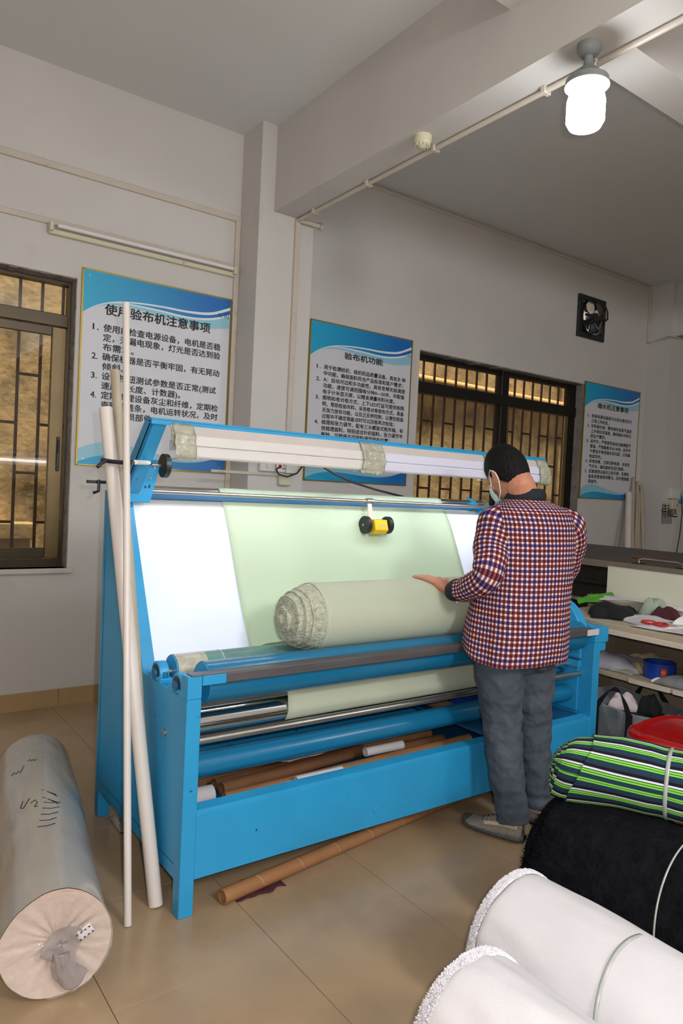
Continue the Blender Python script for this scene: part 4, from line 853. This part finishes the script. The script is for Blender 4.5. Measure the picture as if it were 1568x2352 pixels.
def sleeve(P, R_, sgn, uo):
    P = [Vc(p) for p in P]
    # smooth the centre line
    Q = []; QR = []; n = 46
    for k in range(n+1):
        t_ = k/n*(len(P)-1); i = min(int(t_), len(P)-2); f_ = t_-i; p0, p1, p2, p3 = P[max(i-1, 0)], P[i], P[i+1], P[min(i+2, len(P)-1)]
        Q.append(.5*((2*p1)+(p2-p0)*f_+(2*p0-5*p1+4*p2-p3)*f_*f_+(3*p1-p0-3*p2+p3)*f_**3)); QR.append(R_[i]+(R_[i+1]-R_[i])*f_)
    L = [0]
    for a_, c_ in zip(Q, Q[1:]): L.append(L[-1]+(c_-a_).length)
    fr = []; u_ = None
    for i in range(n+1):
        d = (Q[min(i+1, n)]-Q[max(i-1, 0)]).normalized()
        if u_ is None: u_, v_ = ref(d)
        else: u_ = (u_-d*u_.dot(d)).normalized(); v_ = d.cross(u_)
        fr.append((u_.copy(), v_.copy()))
    def f(u, v):
        i = round(v*n); a = 2*PI*u; r = QR[i]*(1+.06*math.sin(L[i]*60+2*math.sin(a)+3*nz((a, L[i]*6, sgn)))*(.35+.65*min(1, L[i]*3))*.8+.05*nz((math.cos(a)*2, math.sin(a)*2, L[i]*8)))
        return Q[i]+fr[i][0]*math.cos(a)*r+fr[i][1]*math.sin(a)*r
    sh.grid(44, n, f, uv=lambda u, v: (uo+u*.42, L[round(v*n)]), wrap=True)
sleeve([(2.365, 2.065, 1.375), (2.318, 2.075, 1.345), (2.27, 2.055, 1.25), EL+Vc((0, .005, .02)), EL+Vc((.004, .09, -.042)), WL+Vc((0, -.04, .012))], [.060, .080, .073, .062, .055, .045], 1, .013)
sleeve([(2.65, 2.03, 1.375), (2.712, 2.01, 1.34), (2.755, 2.03, 1.25), ER, ER+Vc((-.03, .08, -.03)), WR+Vc((.01, -.04, .01))], [.060, .078, .072, .060, .053, .045], 2, .027)
sh.to('checked_shirt', 'plaid', man, ang=80, solid=.003)
for w_, e_ in ((WL, EL), (WR, ER)):
    d = (w_-e_).normalized(); B().lathe(w_-d*.055, w_+d*.004, [(0, .046), (.3, .049), (.8, .044), (1, .040), (1, .034), (.5, .034)], 28, False).to('shirt_cuff', 'navycloth', man, label='turned dark navy cuff')
B().cyl(WL+Vc((-.02, -.05, -.036)), WL+Vc((-.022, -.056, -.040)), .0035, seg=10).to('cuff_button', 'lampwhite', man)
B().grid(60, 8, lambda u, v: Vc((2.470+(.080-.004*v+.012*math.sin(PI*v))*math.sin(2*PI*u), 2.062+(.077-.004*v+.012*math.sin(PI*v))*math.cos(2*PI*u)-.004, 1.435+.058*(1-v)-.012*math.cos(2*PI*u)-.010*v)), wrap=True).to('shirt_collar', 'navycloth', man, ang=180, solid=.005, label='dark navy collar')
# trousers
def trouser():
    b = B(); b.ell((2.435, 2.04, .85), (.185, .140, .14), None, 32, 20); b.ell((2.44, 2.03, .93), (.175, .130, .09), None, 28, 16); b.ell((2.41, 1.985, .80), (.10, .09, .09)); b.ell((2.51, 1.98, .80), (.10, .09, .09))
    for P, R_ in (([(2.345, 2.045, .84), (2.365, 2.05, .66), (2.392, 2.05, .47), (2.405, 2.03, .30), (2.425, 2.005, .155), (2.428, 1.998, .075)], [.112, .100, .082, .076, .070, .070]),
                  ([(2.53, 2.03, .84), (2.552, 2.035, .66), (2.582, 2.045, .47), (2.60, 2.035, .30), (2.63, 2.03, .155), (2.635, 2.03, .09)], [.110, .100, .082, .076, .070, .068])):
        Q = []; QR = []
        for i in range(len(P)-1):
            for k in range(10):
                t_ = k/10; z = P[i][2]+(P[i+1][2]-P[i][2])*t_; low = max(0, .5-z)*2.2
                Q.append(Vc(P[i]).lerp(Vc(P[i+1]), t_)); QR.append((R_[i]+(R_[i+1]-R_[i])*t_)*(1+.035*low*math.sin(z*120)+.02*nz((z*18, P[0][0]*9, 0))))
        Q.append(Vc(P[-1])); QR.append(R_[-1]); b.tube(Q, 0, 28, QR)
    o = b.to('jeans', 'jean', man, ang=180, remesh=.006, smooth=4)
    tx = bpy.data.textures.new('cloth_folds', 'CLOUDS'); tx.noise_scale = .055; md = o.modifiers.new('d', 'DISPLACE'); md.texture = tx; md.strength = .020; md.mid_level = .5; md.texture_coords = 'LOCAL'
    return o
jn = trouser()
B().tube([(2.33, 1.925, .815), (2.36, 1.905, .795), (2.395, 1.89, .775)], .0028, 6).cyl((2.402, 1.888, .773), (2.406, 1.878, .772), .006, seg=10).to('back_pocket_seam', 'ink', jn)
# shoes
def shoe(heel, toe, sgn):
    H, T_ = Vc(heel), Vc(toe); d = (T_-H); L = d.length; d.normalize(); s_ = Vc((d.y, -d.x, 0))
    def wd(t_): return (.033+.016*math.sin(min(1, t_*1.15)*PI*.55)+.006*math.sin(t_*PI))*(1 if t_ < .82 else math.sqrt(max(0, 1-((t_-.82)/.19)**2)))*(math.sqrt(min(1, (t_+.012)/.07)))
    def ht(t_): return (.104 if t_ < .30 else .104-(t_-.30)/.45*.058 if t_ < .75 else .046-(t_-.75)*.06)
    def up(u, v):
        t_ = .015+.97*v; a = PI*u; w_ = wd(t_); z0 = .020+.012*max(0, (t_-.75))/.25
        return H+d*(L*t_)+s_*(w_*math.cos(a)*(1-.25*math.sin(a)*(1 if t_ < .5 else .3)))+Vc((0, 0, z0+(ht(t_)-z0)*math.sin(a)**.7))
    r = thing('shoe', None, None, (0, 0, 0)); r.parent = man; r.location = Vc((H.x, H.y, 0))-man.location
    B().grid(22, 36, up).to('shoe_upper', 'knit', r, ang=180, solid=.003)
    def so(u, v):
        t_ = v; a = 2*PI*u; w_ = (wd(t_)+.007); return H+d*(L*(-.01+1.03*t_))+s_*(w_*math.cos(a))+Vc((0, 0, .018+.016*math.sin(a)+.010*max(0, (t_-.7)/.3)**2+(.003*math.sin(t_*160) if math.sin(a) < .3 else 0)))
    B().grid(24, 60, so, wrap=True).to('shoe_sole', 'sole', r, ang=60)
    for sg in (1, -1):
        B().grid(16, 3, lambda u, v: up(.07*1 if sg > 0 else .93, .05+.55*u)+Vc((0, 0, .016*v+.012))+s_*sg*(.0045-.004*v)).to('side_stripe', 'beige', r, ang=80, solid=.0015)
    B().box(-.010, .010, -.004, .004, .04, .125).to('heel_tab', 'pvc', r, ang=0)
    tb = r.children[-1]; tb.location = Vc((0, 0, 0)); 
    b = B()
    for k in range(4): t_ = .42+.08*k; b.tube([up(.25, t_)+Vc((0, 0, .002)), up(.5, t_+.02)+Vc((0, 0, .004)), up(.75, t_)+Vc((0, 0, .002))], .0022, 5)
    b.tube([up(.5, .42)+Vc((0, 0, .004)), up(.4, .40)+Vc((0, 0, .02))+s_*.02, up(.35, .46)+Vc((0, 0, .008))+s_*.012], .002, 5); b.to('shoe_laces', 'ink', r, ang=180)
shoe((2.440, 1.940, 0), (2.355, 2.200, 0), 1); shoe((2.640, 1.965, 0), (2.675, 2.235, 0), -1)

# ---------------- fabric rolls in the foreground ----------------
def bigroll(name, label, cat, x, y0, y1, r, m, me_, end=True, zc=None, fluff=0, seed=0, bump=.0, flat=1.0, grow=0):
    zc = zc or r; t = thing(name, label, cat, (x, (y0+y1)/2, 0))
    def f(u, v):
        a = 2*PI*u; rr = r*(1+bump*nz((math.cos(a)*1.3, math.sin(a)*1.3, v*5+seed))+bump*.35*nz((math.cos(a)*4, math.sin(a)*4, v*16+seed)))
        if fluff: rr += fluff*nz((math.cos(a)*22, math.sin(a)*22, v*60+seed))
        rr *= (1-.16*max(0, 1-v/.018)**2)*(1+grow*min(1, v*2.2))
        z = zc*(1+grow*min(1, v*2.2))+rr*math.sin(a)*flat; return Vc((x+rr*math.cos(a), y1+(y0-y1)*v, max(z, .003)))
    B().grid(140, 160, f, wrap=True).to('rolled_cloth', m, t, ang=180)
    def e(u, v):
        a = 2*PI*u; rr = r*.985*(1-v)*(1+bump*nz((math.cos(a)*1.3, math.sin(a)*1.3, seed)))
        return Vc((x+rr*math.cos(a), y1-.002+.01*math.sin(v*70)+.006*nz((a*4, v*30, seed))-.03*v, max(zc+rr*math.sin(a)*flat, .004)))
    B().grid(80, 40, e, wrap=True).to('roll_end', me_, t, ang=180)
    return t
def fuzz(t, x, y, r, zc, m, n=2600, l=.011, seed=1, spread=.012):
    rnd = random.Random(seed); b = B()
    for k in range(n):
        a = rnd.uniform(-.3, PI+.6) ; q = Vc((x+r*math.cos(a), y-rnd.uniform(-.004, spread), zc+r*math.sin(a)))
        d = Vc((math.cos(a)+rnd.uniform(-.6, .6), rnd.uniform(-.3, .9), math.sin(a)+rnd.uniform(-.6, .6))).normalized(); s_ = d.cross(Vc((rnd.random(), rnd.random(), rnd.random()))).normalized()*rnd.uniform(.001, .0022)
        q -= d*.003; h = q+d*rnd.uniform(.4, 1)*l; v = [b.bm.verts.new(p) for p in (q-s_, q+s_, h+s_*.5, h-s_*.5)]; b.bm.faces.new(v)
    return b.to('fleece_fringe', m, t, ang=0, kind='stuff')
t = bigroll('fleece_roll', 'white fleece roll with a clear band, the right one of the two white rolls', 'fabric roll', 1.655, -.5, 1.34, .185, 'whitefleece', 'whitefur', seed=3, bump=.05)
fuzz(t, 1.655, 1.34, .185, .185, 'whitefur', 11000, .0065, 2, .020)
def ring(t, x, y, r, zc, w_, m, tilt=0, nm='clear_band', flat=1, bump=0, seed=0):
    B().grid(90, 1, lambda u, v: Vc((x+(r+.003)*math.cos(2*PI*u), y+w_*(v-.5)+tilt*math.sin(2*PI*u), max(.004, zc+(r+.003)*math.sin(2*PI*u)*flat))), wrap=True).to(nm, m, t, ang=180, solid=.002)
ring(t, 1.655, .93, .1855, .185, .010, 'clearband', .04)
t = bigroll('fleece_roll', 'white fleece roll cut by the bottom edge, the nearer of the two white rolls', 'fabric roll', 1.272, -.5, 1.15, .185, 'whitefleece', 'whitefur', seed=8, bump=.07)
fuzz(t, 1.272, 1.15, .185, .185, 'whitefur', 11000, .0075, 5, .030)
t = bigroll('fleece_roll', 'thick black fleece roll tied with a thin clear string', 'fabric roll', 2.105, -.4, 1.50, .228, 'blackfur', 'blackfur', seed=5, bump=.05, fluff=.006, grow=.10)
fuzz(t, 2.105, 1.50, .225, .228, 'blackfur', 9000, .011, 7, .10)
ring(t, 2.105, 1.02, .246, .241, .005, 'clearband', .03, 'clear_string')
# striped roll lying on the black one
t = thing('striped_fabric_roll', 'green, navy and white striped knit roll on top of the black roll', 'fabric roll', (2.3, 1.0, .43))
S0, SD = Vc((2.075, 1.515, .565)), Vc((.40, -.915, .0)).normalized(); SU = Vc((-SD.y, SD.x, 0)); SU = -SU
def stf(u, v):
    a = 2*PI*u; s_ = v*1.75; tap = min(1, s_/.20); r1 = .112; k = math.sqrt(max(0, 1-(1-tap)**2.4)); tp = min(1, s_/.03)
    rx = r1*(.93+.07*k)*(.93+.07*tp); rz_ = r1*1.02*(.90+.10*k)*(.93+.07*tp); q = 1+.05*nz((math.cos(a)*1.5, math.sin(a)*1.5, s_*3))-.05*math.exp(-((s_-.34)/.022)**2)
    c = S0+SD*s_+Vc((0, 0, -.012*(1-tap)+.0)); sh_ = .018*(1-tap)*math.sin(a*2+1)
    p = c+SU*math.cos(a)*rx*q+Vc((0, 0, 1))*(math.sin(a)*rz_*q*(.92 if math.sin(a) < 0 else 1))+SD*(.035*math.sin(a+.6)*(1-tap)); p.z += sh_; p.z = max(p.z, .462 if abs(p.x-2.105) < .1 and p.y < 1.5 else .36); return p
b = B(); b.grid(96, 110, stf, uv=lambda u, v: (v*1.75, u*.756), wrap=True); b.to('rolled_knit', 'striped', t, ang=180)
b = B(); b.grid(60, 16, lambda u, v: S0+SD*(-.022*math.sin(v*1.5)+.006*math.sin(v*22))+(stf(u, 0)-S0)*(1-v), uv=lambda u, v: (0, u*.756), wrap=True); b.to('folded_end', 'striped', t, ang=180)
def lip(u, v):
    a = 2*PI*u; s_ = .062+.03*math.sin(a+.4)+.018*nz((math.cos(a)*2, math.sin(a)*2, 1))+.9*v*v+.02*v; p = stf(u, s_/1.75); c = S0+SD*s_
    return p+(p-c).normalized()*(.008*(1-v)**3+.0008)
b = B(); b.grid(96, 24, lip, uv=lambda u, v: ((v*v+.06), u*.756+.004), wrap=True); b.to('outer_layer', 'striped', t, ang=180, solid=.002)
B().grid(80, 1, lambda u, v: stf(u, (.345+.012*(v-.5))/1.75)+(stf(u, .345/1.75)-(S0+SD*.345)).normalized()*.006, wrap=True).to('clear_band', 'clearband', t, ang=180, solid=.002)

# ---------------- right side: cutting table, dark machine, bag, red box ----------------
t = thing('cutting_table', 'cream cutting table with open shelves right of the blue machine', 'table', (4.1, 1.8, 0))
def arcpts(x0, y1, r, y0, x1, ins=0):
    P = [(x0+r-r*math.cos(a)+ins*(0), y1-r+r*math.sin(a)) for a in [PI/2*k/10 for k in range(11)]]
    return [(x0, y0)]+P+[(x1, y1), (x1, y0)]
B().prism(arcpts(3.585, 2.80, .42, .3, 4.57), 2, .758, .785, .002).to('table_top', 'tabletop', t, ang=30)
B().prism(arcpts(3.575, 2.81, .43, .29, 4.58), 2, .728, .7575, .002).to('top_edge', 'wood', t, ang=30, label='pale plywood edge')
o = B().prism(arcpts(3.64, 2.74, .40, .3, 4.2), 2, .475, .497, .001).to('middle_shelf', 'tabletop', t, ang=30)
B().prism([(3.632, 2.0), (3.632, 2.235), (3.64, 2.235), (3.64, 2.0)], 2, .474, .498).to('edge_strip', 'wood', o, ang=0); B().prism([(3.632, .3), (3.632, 1.98), (3.64, 1.98), (3.64, .3)], 2, .474, .498).to('edge_strip', 'wood', o, ang=0)
b = B(); b.prism([(3.70, 2.55), (3.85, 2.68), (3.845, 2.69), (3.69, 2.56)], 2, .474, .498); b.to('edge_strip', 'wood', o, ang=0)
B().box(4.18, 4.2, .3, 2.72, .0, .728).to('back_panel', 'shelfb', t); B().box(4.17, 4.18, .3, 2.70, .0, .475).to('lower_panel', 'shelfw', t)
B().box(3.98, 4.2, 2.68, 2.70, 0, .728).to('end_panel', 'shelfw', t); B().box(3.7, 4.2, .9, .92, 0, .728).to('divider', 'shelfw', t)
t = thing('cream_board', 'big cream board standing on edge on the cutting table', 'board', (4.21, 2.2, .785))
B().box(4.20, 4.218, 1.2, 2.78, .786, 1.046, .002).to('panel', 'board', t); B().box(4.199, 4.219, 1.2, 2.78, 1.0461, 1.049).to('top_edge', 'wood', t)
t = thing('dark_press_machine', 'long dark machine with a brown top behind the cutting table', 'machine', (5.2, 3.0, 0))
P = [(4.60, 3.43), (6.45, 4.57), (6.3, 3.3), (6.3, .6), (4.60, .6)]
B().prism([(4.60, 3.43), (6.3, 4.5), (6.3, .6), (4.60, .6)], 2, 1.035, 1.05, .002).to('machine_top', 'dtop', t, ang=0)
B().box(4.585, 4.60, .6, 3.43, 1.0, 1.048, .002).to('top_strip', 'dstrip', t)
B().prism([(4.64, 3.40), (6.2, 4.4), (6.2, .6), (4.64, .6)], 2, .10, 1.034).to('machine_body', 'dmach', t, ang=0)
for z_ in (.88, .74, .60, .47): B().box(4.60, 4.64, .6, 3.38, z_-.012, z_+.012, .003).to('side_rail', 'dstrip' if z_ in (.74, .47) else 'dmach', t)
B().box(4.61, 4.64, 2.3, 3.2, .63, .72).to('grey_panel', 'dstrip', t)
for yy in (3.3, 1.0): B().box(4.66, 4.74, yy-.04, yy+.04, 0, .12).to('leg', 'dmach', t)
hd = B().tube([(4.66, 2.84, 1.045), (4.66, 2.84, 1.075), (4.66, 2.80, 1.085), (4.66, 2.56, 1.085), (4.66, 2.52, 1.075), (4.66, 2.52, 1.045)], .008, 10).to('chrome_handle', 'chrome', t, label='chrome handle')
for yy in (2.84, 2.52): B().box(4.62, 4.70, yy-.03, yy+.03, 1.0505, 1.056, .002).to('handle_plate', 'black', t)
b = B()
for k in range(3): b.tube([(5.1+(.10+.006*k)*math.cos(a)+.01*k, 3.02+(.13+.007*k)*math.sin(a), 1.053+.003*k) for a in [2*PI*j/28 for j in range(29)]], .0015, 5)
tag(b.to('wire_coil', mat('red_wire', '#7a3a30', .6)), 'thin red wire coil on the brown machine top', 'wire')
def crumple(nm, label, cat, m, c, sx, sy, h, rot=0, seed=0, n=26, amp=.3, grp=None):
    cr, sr = math.cos(rot), math.sin(rot)
    def f(u, v):
        x, y = (u-.5)*2, (v-.5)*2; d = max(abs(x), abs(y)); ed = 1+.22*nz((x*1.7+seed, y*1.7, seed)); px, py = x*sx*ed, y*sy*ed
        z = h*(max(0, 1-d**2.2))**.6*(1-amp+amp*(1+nz((x*1.5+seed, y*1.5, 2)))+.10*nz((x*5, y*5+seed, 4)))
        return Vc((c[0]+px*cr-py*sr, c[1]+px*sr+py*cr, c[2]+max(.002, z+.002)))
    return tag(B().grid(n, n, f).to(nm, m, None, ang=40, solid=.002), label, cat, grp)
TZ = .786
crumple('black_cloth', 'crumpled black cloth near the left end of the cutting table', 'cloth', 'blackcloth', (3.86, 2.50, TZ), .16, .13, .07, .6, 1)
sheet('paper_sheet', 'large white paper lying over the cloth on the cutting table', 'paper', 'paper', (3.99, 2.80, .865), (.12, -.62, -.01), (.14, .05, .0), .03, seed=2)
sheet('green_package', 'flat package with a green print at the left end of the cutting table', 'package', 'greenlabel', (3.80, 2.70, .83), (.36, -.02, .02), (.04, .06, .03), .01, seed=6)
tag(B().grid(10, 8, lambda u, v: Vc((3.86+.25*u, 2.66-.10*u-.07*v, TZ+.004+.018*math.sin(PI*v)))).to('clear_package', 'sage', solid=.002), 'pale wrapped package under the green print on the table', 'package')
crumple('white_cloth', 'white cloth spread at the front edge of the cutting table', 'cloth', 'paper', (3.83, 2.24, TZ), .19, .13, .035, 1.2, 3)
crumple('sage_cloth', 'pale green crumpled cloth beside the maroon one on the table', 'cloth', 'sage', (4.05, 2.35, TZ), .07, .08, .11, .4, 5)
crumple('maroon_cloth', 'dark maroon cloth ball on the cutting table', 'cloth', 'maroon', (4.00, 2.25, TZ), .06, .075, .085, .3, 7)
crumple('tissue', 'crumpled white tissue beside the red scissors on the table', 'paper', 'loop', (3.88, 2.06, TZ+.004), .06, .06, .06, .3, 9)
sheet('paper_sheet', 'white printed paper under the scissors on the cutting table', 'paper', 'paper', (3.62, 2.24, TZ+.006), (.04, -.55, 0), (.25, .04, 0), .006, seed=11)
crumple('white_cloth', 'white cloth heap at the right edge of the photo on the table', 'cloth', 'loop', (4.08, 2.00, TZ), .10, .12, .05, .2, 12)
t = thing('scissors', 'scissors with red handles on the cutting table', 'scissors', (3.75, 2.10, TZ+.012))
for (c0, c1, a_) in ((3.70, 2.175, .2), (3.70, 2.105, -.25)):
    B().tube([(c0+.024*math.cos(q)*1.0, c1+.040*math.sin(q), TZ+.030+.003*math.cos(q)) for q in [2*PI*k/22 for k in range(23)]], .0065, 8).to('handle_loop', 'red', t, ang=180)
B().prism([(3.72, 2.12), (3.735, 2.13), (3.86, 2.02), (3.865, 2.00)], 2, TZ+.024, TZ+.028).prism([(3.725, 2.145), (3.735, 2.15), (3.87, 2.10), (3.87, 2.09)], 2, TZ+.029, TZ+.032).to('blade', 'steel', t)
SZ = .4985
crumple('fabric_offcut', 'lavender cloth offcuts heaped at the left end of the shelf', 'cloth', 'lav', (3.80, 2.48, SZ), .13, .17, .075, .5, 21)
crumple('fabric_offcut', 'pale lavender offcut right of the heap on the shelf', 'cloth', 'lav', (3.95, 2.36, SZ), .09, .12, .05, .2, 22)
crumple('fabric_offcut', 'cream offcuts behind the lavender ones on the shelf', 'cloth', 'creamcloth', (4.02, 2.36, SZ), .08, .11, .075, .1, 23)
crumple('fabric_offcut', 'small cream offcut in front on the shelf', 'cloth', 'creamcloth', (3.82, 2.30, SZ), .035, .05, .05, .1, 24)
crumple('fabric_offcut', 'pale sage cloth scrap at the front edge of the shelf', 'cloth', 'sage', (3.74, 2.33, SZ), .045, .07, .016, .1, 25)
crumple('fabric_offcut', 'grey offcut beside the blue tape roll on the shelf', 'cloth', 'greycloth', (3.73, 2.00, SZ), .06, .10, .05, .1, 26)
crumple('fabric_offcut', 'black cloth behind the tape roll on the shelf', 'cloth', 'blackcloth', (3.97, 2.02, SZ), .05, .07, .11, .1, 27)
crumple('fabric_offcut', 'small white scrap at the shelf front near the tape', 'cloth', 'loop', (3.69, 2.09, SZ), .02, .035, .025, .1, 28)
t = thing('tape_roll', 'wide blue tape roll with orange and olive ends on the shelf', 'tape', (3.82, 2.165, SZ))
b = B(); b.lathe((3.82, 2.165, SZ+.001), (3.82, 2.165, SZ+.088), [(0, .068), (0, .085), (1, .085), (1, .068), (0, .068)], 48, False); b.to('blue_tape_ring', 'bluet', t)
for nm, a0, a1, m_ in (('orange_patch', 3.75, 4.1, 'orange'), ('olive_patch', 2.05, 2.25, 'olive')):
    B().grid(8, 1, lambda u, v: Vc((3.82+.086*math.cos(a0+(a1-a0)*u), 2.165+.086*math.sin(a0+(a1-a0)*u), SZ+.006+(.060 if 'or' in nm else .08)*v))).to(nm, m_, t, solid=.001)
# woven bag
t = thing('woven_bag', 'big grey woven plastic bag with black handles under the table', 'bag', (3.62, 2.2, 0))
BC = Vc((3.66, 2.22, 0))
def bagf(u, v):
    a = 2*PI*u; e = 3.2; ca, sa = math.cos(a), math.sin(a); rr = (abs(ca)**e+abs(sa)**e)**(-1/e); q = 1+.05*nz((ca*3, sa*3, v*4))+.05*nz((ca*2, sa*2, v*1.5+4))
    top = .37+.02*sa+.035*nz((ca*1.6, sa*1.6, 8)); z = .003+top*v
    return BC+Vc(((.17+.01*v)*ca*rr*q, (.24+.015*math.sin(PI*v))*sa*rr*q, z))
B().grid(90, 30, bagf, wrap=True).to('bag_body', 'bagm', t, ang=180, solid=.003)
for s_ in (-1, 1):
    x_ = BC.x+.185*s_*1.0
    B().grid(3, 20, lambda u, v, x_=x_, s_=s_: Vc((x_+.004*s_-.02*s_*math.sin(PI*v), BC.y-.10+.20*v+.035*(u-.5)*math.cos(PI*v), .34+.12*math.sin(PI*v)+.02*(u-.5)*math.sin(PI*v)))).to('bag_handle', 'blackcloth', t, ang=180, solid=.004)
    for yy in (-.10, .10): B().box(x_+.004*s_-.003, x_+.004*s_+.004, BC.y+yy-.018, BC.y+yy+.018, .16, .35).to('handle_strap', 'blackcloth', t)
crumple('cloth_in_bag', 'dark navy cloth filling the woven bag', 'cloth', 'navycloth', (BC.x, BC.y, .27), .15, .2, .07, 0, 31)
crumple('cloth_in_bag', 'pale pink cloth on top in the woven bag', 'cloth', 'pinkcloth', (BC.x-.04, BC.y+.03, .32), .055, .075, .085, .5, 32)
crumple('cloth_in_bag', 'crumpled black cloth in the right half of the woven bag', 'cloth', 'blackcloth', (BC.x+.0, BC.y-.10, .32), .05, .05, .10, .2, 33)
crumple('maroon_cloth', 'maroon cloth on the floor right of the woven bag', 'cloth', 'maroon', (3.85, 1.72, 0), .16, .2, .28, .2, 34)
# red plastic stool box
t = thing('red_plastic_box', 'shiny red plastic box with a rounded lid behind the striped roll', 'box', (3.25, 1.62, 0))
RX, RY = 3.25, 1.655
def sq(a, e=5): ca, sa = math.cos(a), math.sin(a); r = (abs(ca)**e+abs(sa)**e)**(-1/e); return ca*r, sa*r
def lidf(u, v):
    P = [(1.0, .370), (1.0, .395), (.995, .412), (.975, .425), (.93, .429), (.90, .426), (.86, .424), (.5, .423), (.0, .423)]
    k = v*(len(P)-1); i = min(int(k), len(P)-2); t_ = k-i; s_ = P[i][0]+(P[i+1][0]-P[i][0])*t_; z = P[i][1]+(P[i+1][1]-P[i][1])*t_; c, q = sq(2*PI*u, 4)
    return Vc((RX+.265*s_*c*.96-.10*s_*q*.35, RY+.235*s_*q+.05*s_*c*.3, z))
B().grid(80, 32, lidf, wrap=True).to('lid', 'red', t, ang=180)
B().grid(80, 8, lambda u, v: Vc((RX+(lidf(u, 0).x-RX)*(.93-.06*v), RY+(lidf(u, 0).y-RY)*(.93-.06*v), .375-.37*v)), wrap=True).to('box_body', 'red', t, ang=180)
B().grid(80, 1, lambda u, v: Vc((RX+(lidf(u, 0).x-RX)*(1.01), RY+(lidf(u, 0).y-RY)*(1.01), .360+.015*v)), wrap=True).to('lid_rim', 'red', t, ang=180, solid=.006)

flush_text()
# repeats of one kind share a group
GR = {'wall_sign': 'blue and white rule signs on the wall', 'cardboard_tube': 'cardboard tubes in and under the machine', 'paper_roll': 'white paper rolls in the tray', 'fabric_offcut': 'cloth offcuts on the table shelf',
      'cloth_in_bag': 'cloths stuffed into the woven bag', 'fleece_roll': 'big fleece rolls in the foreground', 'wall_socket': 'sockets on the pillars', 'cable_trunking': 'cream trunking on the walls',
      'conduit_pipe': 'thin conduit pipes along the ceiling', 'power_cable': 'black power cables', 'outdoor_pipe': 'pipes on the wall outside', 'paper_sheet': 'loose white paper sheets', 'white_cloth': 'white cloths on the cutting table', 'maroon_cloth': 'maroon cloths', 'fabric_web': 'cloth running through the machine'}
for o in COL.objects:
    if o.parent or 'category' not in o: continue
    k = o.name.split('.')[0]
    if k in GR: o['group'] = GR[k]
    if k == 'plastic_pipe': o['group'] = 'pipes leaning at the left side of the machine' if 'machine' in o['label'] or 'side' in o['label'] or 'thick white one' in o['label'] else 'pipes leaning at the far wall'
